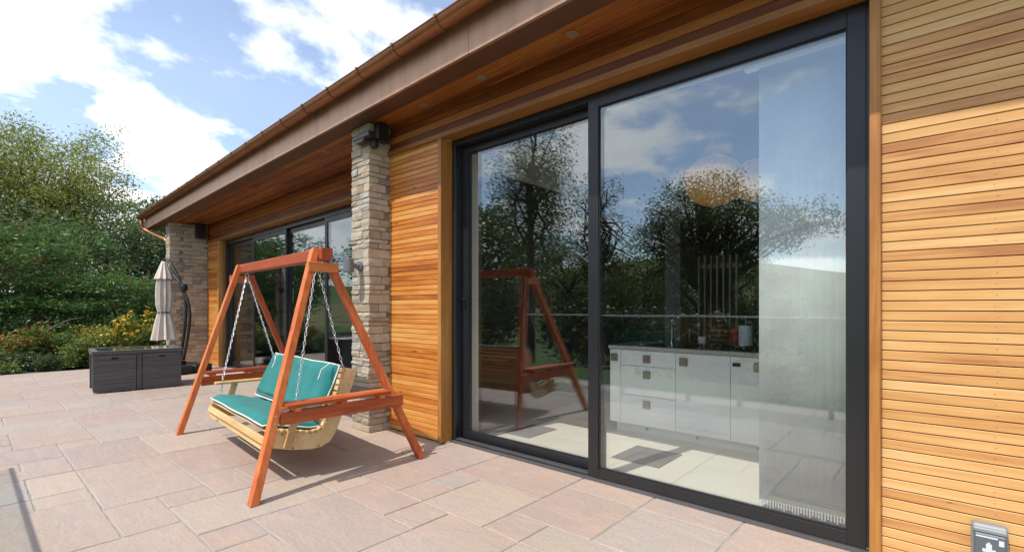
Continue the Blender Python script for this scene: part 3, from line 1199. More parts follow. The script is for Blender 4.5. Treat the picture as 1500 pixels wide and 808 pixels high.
# ------------------------------------------------------------------ kitchen behind the door
fl = MB()
fl.box(-4.4, 2.3, 3.105, 8.0, -0.1, -0.004)
floor = tag(fl.build('floor', M_['grout']), 'pale tiled kitchen floor', kind='structure')
ts = 0.6
x = -4.38
while x < 2.2:
    y = 3.11
    while y < 5.6:
        m = MB()
        m.cbox(x + 0.0015, x + ts - 0.0015, y + 0.0015, y + ts - 0.0015, -0.006, 0.003, 0.001)
        m.build('floor_tile', M_['tilefl'], floor)
        y += ts
    x += ts
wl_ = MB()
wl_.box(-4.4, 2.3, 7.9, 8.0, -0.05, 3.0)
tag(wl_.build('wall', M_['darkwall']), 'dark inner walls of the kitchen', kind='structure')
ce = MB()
ce.box(-4.4, 2.3, 3.27, 7.9, 2.95, 3.0)  # dark colour stands in for shade; a pale ceiling dulls the glass reflections
tag(ce.build('ceiling', M_['darkwall']), 'kitchen ceiling coloured dark as if in shade', kind='structure')
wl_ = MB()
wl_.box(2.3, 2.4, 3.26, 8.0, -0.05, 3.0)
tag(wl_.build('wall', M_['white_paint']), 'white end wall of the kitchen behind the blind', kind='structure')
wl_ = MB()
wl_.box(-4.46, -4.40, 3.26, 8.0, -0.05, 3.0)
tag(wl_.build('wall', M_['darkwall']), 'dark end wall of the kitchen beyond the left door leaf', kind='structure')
b = MB()
b.box(-3.52, -3.38, 3.55, 4.95, 2.62, 2.94)
tag(b.build('ceiling_beam', M_['ceil']), 'pale boxed beam under the kitchen ceiling', 'beam')
b = MB()
b.box(-3.42, -3.34, 3.262, 3.30, 0.0, 2.6)
tag(b.build('door_lining', M_['white_paint']), 'white lining board beside the sliding door inside', 'lining')

isl = thing('kitchen_island', 'white gloss kitchen island with square metal handles behind the glass', 'kitchen island', (-1.2, 4.6, 0))
cb = MB()
cb.box(-2.44, 0.9, 4.283, 4.95, 0.09, 0.80)
cb.build('carcass', M_['gloss'], isl)
cb = MB()
cb.box(-2.42, 0.9, 4.33, 4.9, 0.004, 0.088)
pl = cb.build('plinth', M_['white_paint'], isl)
for x in (-2.1, -1.62, -1.12, -0.6):
    m = MB()
    m.tube([(x, 4.329, 0.05), (x, 4.322, 0.05)], 0.014, 12)
    m.build('plinth_light', M_['nickel'], pl)
cb = MB()
cb.cbox(-2.47, 0.92, 4.245, 4.98, 0.802, 0.838, 0.003)
cb.build('worktop', M_['granite'], isl)
cols = [-2.462, -2.343, -1.794, -1.32, -0.80, -0.30, 0.25, 0.85]
for k in range(7):
    a, b2 = cols[k] + 0.002, cols[k + 1] - 0.002
    if k in (1, 5):
        for (z0, z1) in ((0.09, 0.368), (0.373, 0.648), (0.653, 0.796)):
            m = MB()
            m.cbox(a, b2, 4.262, 4.281, z0, z1, 0.0015)
            d = m.build('drawer', M_['gloss'], isl)
            m = MB()
            cx, cz = (a + b2) / 2, z1 - 0.075
            m.cbox(cx - 0.036, cx + 0.036, 4.243, 4.2605, cz - 0.036, cz + 0.036, 0.004)
            m.build('handle', M_['nickel'], d)
    else:
        m = MB()
        m.cbox(a, b2, 4.262, 4.281, 0.09, 0.796, 0.0015)
        d = m.build('cupboard_door', M_['gloss'], isl)
        m = MB()
        cx = {0: a + 0.05, 2: a + 0.075, 3: b2 - 0.30}.get(k, b2 - 0.07)
        cz = 0.72
        m.cbox(cx - 0.036, cx + 0.036, 4.243, 4.2605, cz - 0.036, cz + 0.036, 0.004)
        m.build('handle', M_['nickel'], d)
m = MB()
m.box(-1.315 + 0.012, -1.315 + 0.075, 4.2575, 4.2615, 0.715, 0.745)
m.build('control_panel', M_['black'], isl)
TOP = 0.8385
hb = MB()
hb.cbox(-2.16, -0.95, 4.31, 4.86, TOP, TOP + 0.006, 0.002)
tag(hb.build('hob', M_['hob']), 'black glass hob and sink panel set in the island worktop', 'hob')
for k, (hx, hy) in enumerate(((-1.75, 4.5), (-1.5, 4.68), (-1.25, 4.5))):
    m = MB()
    m.lathe([(0.075, 0), (0.078, 0.006), (0.06, 0.012), (0.03, 0.016)], (hx, hy, TOP + 0.0065), 20)
    for q in range(4):
        a = q * math.pi / 2
        m.beam((hx + 0.02 * math.cos(a), hy + 0.02 * math.sin(a), TOP + 0.03), (hx + 0.11 * math.cos(a), hy + 0.11 * math.sin(a), TOP + 0.03), 0.01, 0.012, (0, 0, 1), 0.002)
        m.beam((hx + 0.105 * math.cos(a), hy + 0.105 * math.sin(a), TOP + 0.0065), (hx + 0.105 * math.cos(a), hy + 0.105 * math.sin(a), TOP + 0.034), 0.01, 0.012, (1, 0, 0), 0.002)
    nm = ('left of', 'behind the middle of', 'right of')[k]
    tag(m.build('pan_support', M_['black']), 'black iron pan support on the hob, %s the bottle' % ('in line with' if k == 1 else nm), 'pan support', 'pan supports on the hob')
tap = MB()
tap.lathe([(0.022, 0), (0.022, 0.012), (0.0155, 0.016), (0.0155, 0.18), (0.019, 0.19), (0.019, 0.23), (0.012, 0.235)], (-2.03, 4.74, TOP + 0.001), 16)
tapo = tag(tap.build('tap', M_['chrome'], smooth=False), 'tall chrome kitchen tap standing on the island', 'tap')
sp = MB()
sp.tube([(-2.03, 4.74, TOP + 0.225), (-2.02, 4.73, TOP + 0.27), (-1.99, 4.70, TOP + 0.295), (-1.94, 4.65, TOP + 0.29), (-1.91, 4.62, TOP + 0.26)], 0.010, 10)
sp.build('spout', M_['chrome'], tapo, smooth=True)
sp = MB()
sp.tube([(-2.045, 4.745, TOP + 0.215), (-2.075, 4.76, TOP + 0.25)], 0.006, 8)
sp.build('lever', M_['chrome'], tapo)


def pot(name, prof, xy, mat, label, cat, z=TOP + 0.0065):
    m = MB()
    m.lathe(prof, (0, 0, 0), 24)
    return tag(m.build(name, mat, None, True, Matrix.Translation((xy[0], xy[1], z))), label, cat)


pot('bottle', [(0.026, 0), (0.028, 0.01), (0.028, 0.09), (0.011, 0.125), (0.010, 0.16), (0.013, 0.163), (0.013, 0.175)], (-1.84, 4.72), M_['bottle'], 'small dark bottle beside the chrome tap', 'bottle')
pot('cup', [(0.025, 0), (0.036, 0.02), (0.038, 0.075), (0.034, 0.085), (0.03, 0.07)], (-1.70, 4.66), M_['ceramic'], 'small white ceramic cup on the hob beside the striped jar', 'cup')
pot('striped_jar', [(0.055, 0), (0.085, 0.025), (0.088, 0.14), (0.07, 0.185), (0.04, 0.20), (0.036, 0.24), (0.028, 0.255), (0.012, 0.27)], (-1.58, 4.80), M_['jar'], 'brown and orange striped jar with a lid on the island', 'jar')
pot('red_jar', [(0.03, 0), (0.05, 0.02), (0.055, 0.07), (0.042, 0.12), (0.05, 0.14), (0.046, 0.17), (0.02, 0.185)], (-1.45, 4.83), M_['redjar'], 'red rounded jar beside the striped jar', 'jar')
kt = thing('paper_roll_holder', 'white paper roll on an upright steel holder', 'kitchen roll', (-1.33, 4.72, TOP))
m = MB()
m.lathe([(0.056, 0), (0.057, 0.004), (0.057, 0.18), (0.055, 0.184)], (-1.33, 4.72, TOP + 0.018), 28)
m.build('paper_roll', M_['paper'], kt, True)
m = MB()
m.lathe([(0.07, 0), (0.07, 0.008), (0.004, 0.012), (0.004, 0.26), (0.009, 0.265), (0.009, 0.28)], (-1.33, 4.72, TOP + 0.0065), 18)
m.build('stand', M_['steel'], kt)
for k, (a, b2, lab) in enumerate(((-1.98, -1.58, 'grey door mat on the floor in front of the island drawers'), (-3.14, -2.84, 'grey door mat on the floor behind the left glass leaf'))):
    m = MB()
    m.cbox(a, b2, 3.45, 3.89, 0.0035, 0.011, 0.002)
    tag(m.build('door_mat', M_['mat']), lab, 'mat', 'grey mats on the kitchen floor')
# column and upright slats at the back of the room
m = MB()
m.box(-2.62, -2.42, 5.9, 6.1, 0, 2.94)
tag(m.build('column', M_['greymetal']), 'pale square column behind the kitchen island', 'column')
rad = thing('slat_screen', 'tall screen of upright slats behind the kitchen island', 'screen', (-2.1, 6.2, 0))
for k in range(7):
    m = MB()
    m.cbox(-2.30 + k * 0.075, -2.275 + k * 0.075, 6.15, 6.22, 0.35, 1.85, 0.003)
    m.build('slat', M_['nickel'], rad)
m = MB()
m.box(-2.32, -1.80, 6.225, 6.25, 0.45, 0.5)
m.box(-2.32, -1.80, 6.225, 6.25, 1.7, 1.75)
m.build('rail', M_['nickel'], rad)
for k, (x, y, z, rr_, lab) in enumerate(((-1.64, 4.80, 2.425, 0.27, 'larger amber globe lamp hanging over the island, clear of the blind'), (-1.30, 4.95, 2.40, 0.22, 'smaller amber globe lamp hanging beside the blind'))):
    L = thing('pendant_lamp', lab, 'lamp', (x, y, z), 'amber lamps over the island')
    m = MB()
    pr = [(rr_ * math.sin(math.pi * q / 14) + 0.001, -rr_ * 0.9 * math.cos(math.pi * q / 14)) for q in range(0, 15)]
    m.lathe(pr, (x, y, z), 28)
    m.build('lamp_shade', M_['lampshade'], L, True)
    m = MB()
    m.tube([(x, y, z + rr_ * 0.9), (x, y, 2.948)], 0.004, 6)
    m.build('cord', M_['black'], L)

# vertical blind stacked at the right
vb = thing('vertical_blind', 'pale vertical blind with white beaded chain drawn behind the right glass leaf', 'blind', (-0.5, 3.2, 0))
m = MB()
m.cbox(-0.90, -0.06, 3.16, 3.21, 2.64, 2.70, 0.003)
m.build('headrail', M_['white_paint'], vb)
nsl = 17
for k in range(nsl):
    x = -0.775 + k * 0.043
    m = MB()
    a = R(13)
    hw = 0.0445
    p0 = (x - hw * math.cos(a), 3.185 - hw * math.sin(a))
    p1 = (x + hw * math.cos(a), 3.185 + hw * math.sin(a))
    n = 6
    vs = []
    for z in (0.055, 2.645):
        for s in (-1, 1):
            for q in range(n + 1):
                t = q / n
                bow = 0.006 * math.sin(math.pi * t)
                vs.append((p0[0] + (p1[0] - p0[0]) * t + bow * math.sin(a), p0[1] + (p1[1] - p0[1]) * t - bow * math.cos(a) + s * 0.0007, z))
    q_ = n + 1
    fs = []
    for q in range(n):
        fs.append((q, q + 1, 2 * q_ + q + 1, 2 * q_ + q))
        fs.append((q_ + q + 1, q_ + q, 3 * q_ + q, 3 * q_ + q + 1))
        fs.append((q, q_ + q, q_ + q + 1, q + 1))
        fs.append((2 * q_ + q, 2 * q_ + q + 1, 3 * q_ + q + 1, 3 * q_ + q))
    m.add(vs, fs)
    m.build('slat', M_['blind'], vb, True)
m = MB()
for k in range(nsl):
    x = -0.775 + k * 0.043
    for q in (-0.016, -0.001, 0.013):
        m.cbox(x + q - 0.0035, x + q + 0.0035, 3.135, 3.142, 0.030 + 0.006 * ((k + int(q * 1000)) % 3), 0.074, 0.0015)
    m.tube([(x - 0.014 + 0.0055 * q, 3.128, 0.030 - 0.010 * math.sin(math.pi * q / 8)) for q in range(9)], 0.0026, 6)
m.build('bead_chain', M_['whiteprint'], vb)

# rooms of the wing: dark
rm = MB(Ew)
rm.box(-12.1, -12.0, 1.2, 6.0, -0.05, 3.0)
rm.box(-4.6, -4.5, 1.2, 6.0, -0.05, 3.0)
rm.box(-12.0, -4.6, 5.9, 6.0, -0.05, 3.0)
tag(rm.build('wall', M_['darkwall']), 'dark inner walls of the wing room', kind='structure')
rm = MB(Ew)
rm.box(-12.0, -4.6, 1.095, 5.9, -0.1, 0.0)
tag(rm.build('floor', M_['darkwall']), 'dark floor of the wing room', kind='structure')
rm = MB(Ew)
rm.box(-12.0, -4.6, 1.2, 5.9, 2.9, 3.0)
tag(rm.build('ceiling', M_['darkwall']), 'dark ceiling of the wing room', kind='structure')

# ------------------------------------------------------------------ fittings on the house
lx, ln, lz = -4.27, 0.045, 1.61
wlmp = thing('wall_lamp', 'grey cylinder wall lamp on the near stone pillar', 'wall lamp', Ew(lx, 0.16, lz))
m = MB(Ew)
m.lathe([(0.046, -0.066), (0.05, -0.062), (0.05, 0.062), (0.046, 0.066), (0.04, 0.064), (0.04, 0.05)], (lx, ln, lz), 24)
m.build('lamp_body', M_['greymetal'], wlmp)
m = MB(Ew)
m.tube([(lx, ln + 0.045, lz), (lx, 0.165, lz)], 0.026, 14)
m.tube([(lx, 0.150, lz), (lx, 0.172, lz)], 0.05, 20)
m.build('bracket', M_['greymetal'], wlmp)
fl_ = thing('security_floodlight', 'black floodlight with a bracket at the top of the near stone pillar', 'floodlight', Ew(-4.1, 0.25, 2.85))
m = MB(Ew)
m.cbox(-4.108, -4.03, 0.22, 0.34, 2.80, 2.97, 0.006)
m.build('mount', M_['black'], fl_)
m = MB(Ew)
m.cbox(-4.27, -3.98, 0.085, 0.165, 2.80, 2.85, 0.008)
m.prism([(-4.265, 2.80), (-4.22, 2.772), (-4.10, 2.772), (-4.06, 2.80)], 0.09, 0.16, lambda a, p, q: (p, a, q))
m.build('lamp_head', M_['black'], fl_)
m = MB(Ew)
m.beam((-4.07, 0.28, 2.82), (-4.09, 0.10, 2.80), 0.03, 0.04)
m.lathe([(0.03, -0.05), (0.035, -0.03), (0.03, 0.03)], (-4.05, 0.19, 2.77), 12)
m.build('arm', M_['black'], fl_)
m = MB(Ew)
m.cbox(-11.935, -11.80, 0.60, 0.78, 2.68, 2.95, 0.008)
spk = tag(m.build('outdoor_speaker', M_['black']), 'black box speaker high on the far stone pillar', 'speaker')
m = MB(Ew)
m.lathe([(0.07, 0), (0.06, 0.004), (0.0, 0.001)], (0, 0, 0), 16)
m2 = MB()
m2.lathe([(0.062, 0), (0.058, 0.006), (0.02, 0.004)], (0, 0, 0), 16)
m2.build('cone', M_['rubber'], spk, M=Matrix.Translation(Ew(-11.799, 0.69, 2.78)) @ Matrix.Rotation(R(90), 4, 'Y'))
for k, (x, lab) in enumerate(((-1.82, 'round steel downlight in the soffit above the meeting stile of the sliding door'), (-2.69, 'round steel downlight in the soffit above the left door leaf'), (-3.437, 'round steel downlight in the soffit between the door and the near pillar'), (-0.95, 'round steel downlight in the soffit above the right glass leaf'), (-5.3, 'round steel downlight in the soffit just beyond the near pillar'))):
    d = thing('downlight', lab, 'downlight', Ew(x, 0.315, SOF), 'downlights in the timber soffit')
    m = MB(Ew)
    m.lathe([(0.043, 0.004), (0.043, -0.002), (0.040, -0.0035), (0.034, -0.0035)], (x, 0.315, SOF - 0.001), 24)
    m.build('trim_ring', M_['lens'], d)
    m = MB(Ew)
    m.lathe([(0.031, 0.0), (0.031, -0.0035), (0.028, -0.0045)], (x, 0.315, SOF - 0.002), 20)
    m.build('lens', M_['lens'], d)

sk = thing('outdoor_socket', 'grey weatherproof socket box low on the cedar cladding', 'socket', (0.15, 2.80, 0.25))
m = MB()
m.cbox(0.096, 0.204, 2.765, 2.819, 0.13, 0.315, 0.008)
m.build('body', M_['socket'], sk)
m = MB()
m.cbox(0.102, 0.198, 2.742, 2.764, 0.13, 0.288, 0.006)
lid = m.build('lid', M_['socketlid'], sk)
m = MB()
m.cbox(0.100, 0.200, 2.744, 2.766, 0.2895, 0.308, 0.004)
m.build('hinge', M_['socket'], sk)
m = MB()
m.box(0.127, 0.167, 2.7405, 2.7425, 0.216, 0.229)
m.box(0.138, 0.155, 2.7405, 2.7425, 0.2295, 0.250)
m.box(0.143, 0.150, 2.7405, 2.7425, 0.2505, 0.256)
m.box(0.108, 0.172, 2.7405, 2.7425, 0.273, 0.279)
m.box(0.175, 0.190, 2.7405, 2.7425, 0.250, 0.272)
m.build('symbol', M_['whiteprint'], lid)

# ------------------------------------------------------------------ garden swing
fr = thing('garden_swing', 'orange stained timber A frame of the garden swing on the terrace', 'swing frame', (-4.3, 1.8, 0), None, R(-4.7))
AZ = R(-4.7)
ax = Vector((math.cos(AZ), math.sin(AZ), 0))
ay = Vector((-math.sin(AZ), math.cos(AZ), 0))
beam0 = Vector((-3.435, 1.811, 1.606))
beam1 = Vector((-5.62, 1.991, 1.612))
m = MB()
m.beam(beam0, beam1, 0.082, 0.086, ay, 0.005)
# keep grain along the beam: own local frame
o = bpy.data.objects.new('beam', m.mesh('beam', M_['stainx']))
link(o, fr)
LEGW, LEGT = 0.066, 0.050


def leg(foot, top):
    m = MB()
    foot, top = Vector(foot), Vector(top)
    d = (top - foot).normalized()
    s = ax
    s = (s - d * s.dot(d)).normalized()
    u = d.cross(s)
    hw, hh = LEGW / 2, LEGT / 2
    vs = []
    for (q, zc) in ((foot, 0.001), (top, None)):
        for a, b in ((-1, -1), (1, -1), (1, 1), (-1, 1)):
            v = q + s * a * hw + u * b * hh
            if zc is not None:
                v = v + d * ((zc - v.z) / d.z)
            vs.append(v)
    m.add(vs, [(0, 3, 2, 1), (4, 5, 6, 7), (0, 1, 5, 4), (1, 2, 6, 5), (2, 3, 7, 6), (3, 0, 4, 7)])
    return bevel(m.build('leg', M_['stain'], fr), 0.005, 2)


NF, NFT = (-3.139, 1.176, 0), (-3.545, 1.768, 1.644)
NR, NRT = (-3.126, 2.44, 0), (-3.515, 1.872, 1.53)
FF, FFT = (-5.43, 1.372, 0), (-5.555, 1.948, 1.648)
FR, FRT = (-5.42, 2.64, 0), (-5.53, 2.052, 1.53)
for a, b in ((NF, NFT), (NR, NRT), (FF, FFT), (FR, FRT)):
    leg(a, b)


def lerp(a, b, z):
    t = z / b[2]
    return Vector((a[0] + (b[0] - a[0]) * t, a[1] + (b[1] - a[1]) * t, z))


for (F, FT, Rr, RT, sgn) in ((NF, NFT, NR, NRT, 1), (FF, FFT, FR, FRT, -1)):
    # collar under the beam
    p0, p1 = lerp(F, FT, 1.506), lerp(Rr, RT, 1.506)
    dd = (p1 - p0).normalized()
    off = ax * sgn * (LEGW / 2 + 0.004)
    m = MB()
    m.beam(p0 + off - dd * 0.035, p1 + off + dd * 0.035, 0.034, 0.072, ax, 0.003)
    m.build('collar', M_['stainy'], fr)
    # side brace
    p0, p1 = lerp(F, FT, 0.475), lerp(Rr, RT, 0.478)
    dd = (p1 - p0).normalized()
    m = MB()
    m.beam(p0 + ax * sgn * 0.012 + dd * 0.036, p1 + ax * sgn * (LEGW / 2 + 0.019) + dd * 0.05, 0.034, 0.085, ax, 0.003)
    br = m.build('side_brace', M_['stainy'], fr)
    # side shelf on small bearers
    up = Vector((0, 0, 1))
    mid = ax * (-sgn) * 0.0
    for q, w_ in ((-0.052, 0.045), (0.0, 0.045), (0.052, 0.045)):
        m = MB()
        a0 = p0 + ax * (sgn * 0.012 + q) + dd * 0.06
        a1 = p1 + ax * (sgn * 0.02 + q) - dd * 0.075
        a0.z = a1.z = 0.558
        m.beam(a0, a1, w_, 0.022, ax, 0.003)
        m.build('shelf_slat', M_['stainy'], fr)
    for t in (0.14, 0.5, 0.84):
        c = p0.lerp(p1, t) + ax * sgn * 0.015
        m = MB()
        m.beam(Vector((c.x, c.y, 0.533)) - ax * 0.075, Vector((c.x, c.y, 0.533)) + ax * 0.075, 0.04, 0.026, ay, 0.002)
        m.build('bearer', M_['stainy'], fr)
    for (Q, QT) in ((F, FT), (Rr, RT)):
        m = MB()
        for z in (0.455, 0.50, 1.51, 1.54):
            c = lerp(Q, QT, z)
            m.tube([c + ax * sgn * (LEGW / 2 - 0.002), c + ax * sgn * (LEGW / 2 + 0.003)], 0.006, 8)
        m.build('screw', M_['steel'], fr)

# bench hung in it: local frame x along width, y depth (towards house), z up
BX = Matrix.Translation((-4.215, 1.482, 0)) @ Matrix.Rotation(AZ, 4, 'Z')
bench = bpy.data.objects.new('swing_bench', None)
link(bench, None, BX)
tag(bench, 'pale pine swing bench hanging on chains from the orange frame', 'swing seat')
HWD = 0.75


def Bp(x, y, z):
    return (BX @ Vector((x, y, z)))[:]


# side board profile (y,z), outer rim then inner rim
outer = [(-0.03, 0.245), (0.12, 0.200), (0.26, 0.178), (0.34, 0.180), (0.40, 0.205), (0.445, 0.26), (0.48, 0.34), (0.56, 0.55), (0.625, 0.725)]
inner = [(0.525, 0.745), (0.47, 0.58), (0.405, 0.41), (0.37, 0.335), (0.33, 0.298), (0.27, 0.288), (0.14, 0.318), (0.0, 0.352), (-0.04, 0.340)]
for sx in (-1, 1):
    m = MB()
    m.prism(outer + inner, sx * (HWD - 0.019), sx * (HWD + 0.019), lambda a, p, q: (a, p, q))
    bevel(m.build('side_board', M_['pine'], bench, M=BX), 0.004, 2)


def along(path, d):
    for (a, b) in zip(path[:-1], path[1:]):
        L = math.hypot(b[0] - a[0], b[1] - a[1])
        if d <= L:
            t = d / L
            return (a[0] + (b[0] - a[0]) * t, a[1] + (b[1] - a[1]) * t), math.atan2(b[1] - a[1], b[0] - a[0])
        d -= L
    return path[-1], math.atan2(path[-1][1] - path[-2][1], path[-1][0] - path[-2][0])


ipath = inner[::-1]
tot = sum(math.hypot(b[0] - a[0], b[1] - a[1]) for a, b in zip(ipath[:-1], ipath[1:]))
ns = 19
smesh = None
for k in range(ns):
    (y, z), ang = along(ipath, tot * (k + 0.5) / ns)
    if smesh is None:
        smesh = MB().cbox(-HWD - 0.03, HWD + 0.03, -0.017, 0.017, 0.0, 0.017, 0.003).mesh('slat', M_['pine'])
    inst('slat', smesh, bench, BX @ Matrix.Translation((0, y, z + 0.001)) @ Matrix.Rotation(ang, 4, 'X'))
for (y, z, hh) in ((-0.040, 0.288, 0.05), (-0.030, 0.236, 0.045)):
    m = MB().cbox(-HWD - 0.03, HWD + 0.03, -0.012, 0.012, -hh / 2, hh / 2, 0.003)
    m.build('front_slat', M_['pine'], bench, M=BX @ Matrix.Translation((0, y - 0.004, z)) @ Matrix.Rotation(R(-14), 4, 'X'))
m = MB().cbox(-HWD + 0.02, HWD - 0.02, -0.02, 0.02, -0.03, 0.03, 0.003)
m.build('cross_rail', M_['pine'], bench, M=BX @ Matrix.Translation((0, 0.25, 0.235)))
for sx in (-1, 1):
    xo = sx * (HWD + 0.045)
    m = MB().cbox(xo - 0.035, xo + 0.035, 0.0, 0.50, 0.497, 0.519, 0.004)
    m.build('armrest', M_['pine'], bench, M=BX)
    m = MB()
    m.beam((xo, 0.165, 0.497), (xo, 0.085, 0.225), 0.022, 0.05, (1, 0, 0), 0.003)
    m.build('arm_post', M_['pine'], bench, M=BX)

# chains, each one mesh of interlocked links


def chain(p0, p1, name='chain'):
    p0, p1 = Vector(p0), Vector(p1)
    d = p1 - p0
    L = d.length
    d.normalize()
    s = d.orthogonal().normalized()
    u = d.cross(s)
    pitch = 0.034
    n = max(2, int(L / pitch))
    m = MB()
    for k in range(n):
        c = p0 + d * (L * (k + 0.5) / n)
        a = s if k % 2 else u
        hl, hwid, r = 0.0165, 0.0075, 0.0030
        pts = []
        for q in range(12):
            t = 2 * math.pi * q / 12
            pts.append(c + d * (hl * math.cos(t) * (1 if abs(math.cos(t)) < 0.9 else 1.15)) + a * (hwid * math.sin(t) * 1.1))
        ring = pts + [pts[0]]
        m.tube(ring, r, 5, cap=False)
    return m.build(name, M_['zinc'], bench, True)


for sx, bx_ in ((1, -3.63), (-1, -5.42)):
    t = (bx_ - beam0.x) / (beam1.x - beam0.x)
    top = beam0.lerp(beam1, t)
    top.z -= 0.043
    m = MB()
    m.tube([top + Vector((0, 0, 0.01)), top - Vector((0, 0, 0.012))], 0.006, 8)
    ring = [top + Vector((0, 0, -0.03)) + ay * 0.016 * math.cos(2 * math.pi * q / 12) + Vector((0, 0, 0.020 * math.sin(2 * math.pi * q / 12))) for q in range(13)]
    m.tube(ring, 0.0038, 6, cap=False)
    m.build('eye_bolt', M_['zinc'], bench, True)
    hk = top - Vector((0, 0, 0.045))
    xo = sx * (HWD + 0.025)
    cy_ = 0.145 if sx > 0 else 0.06
    arm = Vector(Bp(xo + sx * 0.02, cy_, 0.53))
    chain(hk - ay * 0.008, arm)
    chain(arm - Vector((0, 0, 0.03)), Vector(Bp(xo + sx * 0.022, cy_ - 0.02, 0.30)))
    back = Vector(Bp(xo, 0.54, 0.60))
    chain(hk + ay * 0.008, back)
    m = MB()
    c = Vector(Bp(xo + sx * 0.022, cy_ - 0.02, 0.285))
    ring = [c + ay * 0.02 * math.cos(2 * math.pi * q / 12) + Vector((0, 0, 0.028 * math.sin(2 * math.pi * q / 12))) for q in range(13)]
    m.tube(ring, 0.0042, 6, cap=False)
    m.build('ring', M_['zinc'], bench, True)


def cushion(name, path, width, thick, label, seed, crown=0.5):
    """padded strip laid along a (y,z) path, width along x, normal is to the left of the path"""
    rr = np.random.default_rng(seed)
    nu, nv = 40, 26
    L = sum(math.hypot(b[0] - a[0], b[1] - a[1]) for a, b in zip(path[:-1], path[1:]))
    top, bot = [], []
    ph = rr.uniform(0, 6.28, 6)
    for j in range(nv + 1):
        t = j / nv
        (y, z), ang = along(path, L * t)
        nyv, nzv = -math.sin(ang), math.cos(ang)
        for i in range(nu + 1):
            s = i / nu
            x = (s - 0.5) * width
            ed = min(s, 1 - s) * width
            et = min(t, 1 - t) * L
            e = min(1.0, ed / 0.055) ** 0.5 * min(1.0, et / 0.055) ** 0.5
            wr = 0.006 * math.sin(23 * x + 2.0 * math.sin(5 * t * L + ph[0]) + ph[1]) * (0.4 + 0.6 * math.sin(6 * t + ph[2]) ** 2)
            wr += 0.004 * math.sin(41 * x - 9 * t + ph[3]) * math.exp(-((t - 0.85) / 0.25) ** 2)
            wr += 0.005 * math.sin(9 * x + ph[4]) * math.sin(11 * t + ph[5])
            h_ = thick * (0.28 + 0.72 * e) + wr * e
            edge = 0.003 * math.sin(9 * x + ph[2]) * (1 - min(1, et / 0.08))
            top.append((x, y + nyv * h_ + math.cos(ang) * edge, z + nzv * h_ + math.sin(ang) * edge))
            bot.append((x, y + nyv * 0.004 + math.cos(ang) * edge, z + nzv * 0.004 + math.sin(ang) * edge))
    W = nu + 1
    m = MB()
    off = len(top)
    fs = []
    for j in range(nv):
        for i in range(nu):
            a = j * W + i
            fs.append((a, a + 1, a + W + 1, a + W))
            fs.append((off + a, off + a + W, off + a + W + 1, off + a + 1))
    rim = [i for i in range(nu + 1)] + [j * W + nu for j in range(1, nv + 1)] + [nv * W + i for i in range(nu - 1, -1, -1)] + [j * W for j in range(nv - 1, 0, -1)]
    for a, b in zip(rim, rim[1:] + rim[:1]):
        fs.append((a, off + a, off + b, b))
    m.add(top + bot, fs)
    o = tag(m.build(name, M_['teal'], None, True, BX), label, 'cushion', 'teal cushions on the swing bench')
    pm = MB()
    rp = [Vector(top[i]) for i in rim]
    pm.tube([p for p in rp] + [rp[0]], 0.0055, 6, cap=False)
    pm.build('piping', M_['piping'], o, True, BX)
    return o, top, W, nv


seat_path = [(-0.045, 0.372), (0.0, 0.374), (0.14, 0.340), (0.27, 0.308), (0.37, 0.305)]
back_path = [(0.330, 0.372), (0.36, 0.40), (0.40, 0.475), (0.455, 0.59), (0.50, 0.70), (0.52, 0.755)]
cushion('seat_cushion', seat_path, 1.43, 0.058, 'flat teal seat cushion with white piping on the swing bench', 3)
bc, topv, W, nv = cushion('back_cushion', back_path, 1.43, 0.062, 'upright teal back cushion with white piping leaning on the swing bench', 5)
for s0 in (0.10, 0.90):
    m = MB()
    pts = []
    for q in range(9):
        t = 1 - q / 8 * 0.36
        i = int(round((s0 + (0.035 if s0 < 0.5 else -0.035) * q / 8) * (W - 1)))
        p = Vector(topv[int(round(t * nv)) * W + i])
        pts.append(p + Vector((0, -0.004, 0.002)))
    m.tube(pts, 0.0045, 6)
    m.build('tie', M_['piping'], bc, True, BX)

# ------------------------------------------------------------------ rattan box and parasol
box_rot = math.atan2(2.246 - 1.219, -8.785 + 8.87)           # direction of the front edge
BM = Matrix.Translation((-8.865, 1.222, 0)) @ Matrix.Rotation(box_rot - math.pi / 2, 4, 'Z')
bx = bpy.data.objects.new('rattan_box', None)
link(bx, None, BM)
tag(bx, 'dark grey rattan storage table with two front panels and a glass top', 'storage box')
# local: x = depth (front at x=0, back at -0.74), y = width 0..1.03
m = MB().cbox(-0.755, -0.03, 0.02, 1.01, 0.03, 0.535, 0.006)
m.build('body', M_['wicker'], bx, M=BM)
for (a, b) in ((0.0, 0.475), (0.555, 1.03)):
    # panel with a real hand slot, made of four pieces round the opening
    c = (a + b) / 2
    m = MB()
    for (y0, y1, z0, z1) in ((a, b, 0.012, 0.468), (a, c - 0.038, 0.468, 0.497), (c + 0.038, b, 0.468, 0.497), (a, b, 0.497, 0.532)):
        m.box(-0.028, 0.0, y0, y1, z0, z1)
    m.build('front_panel', M_['wicker'], bx, M=BM)
    m = MB().box(-0.0295, -0.024, c - 0.045, c + 0.045, 0.462, 0.503)  # black sheet behind the opening stands for the shade inside the slot
    m.build('slot_shade_sheet', M_['rubber'], bx, M=BM)
m = MB().cbox(-0.029, -0.012, 0.483, 0.547, 0.012, 0.535, 0.004)
m.build('centre_post', M_['wicker'], bx, M=BM)
for y in (-0.001, 0.985):
    m = MB().cbox(-0.76, -0.715, y, y + 0.045, 0.0, 0.537, 0.004)
    m.build('leg', M_['wicker'], bx, M=BM)
    m = MB().cbox(-0.40, -0.36, y + 0.01, y + 0.035, 0.005, 0.535, 0.004)
    m.build('side_post', M_['wicker'], bx, M=BM)
m = MB()
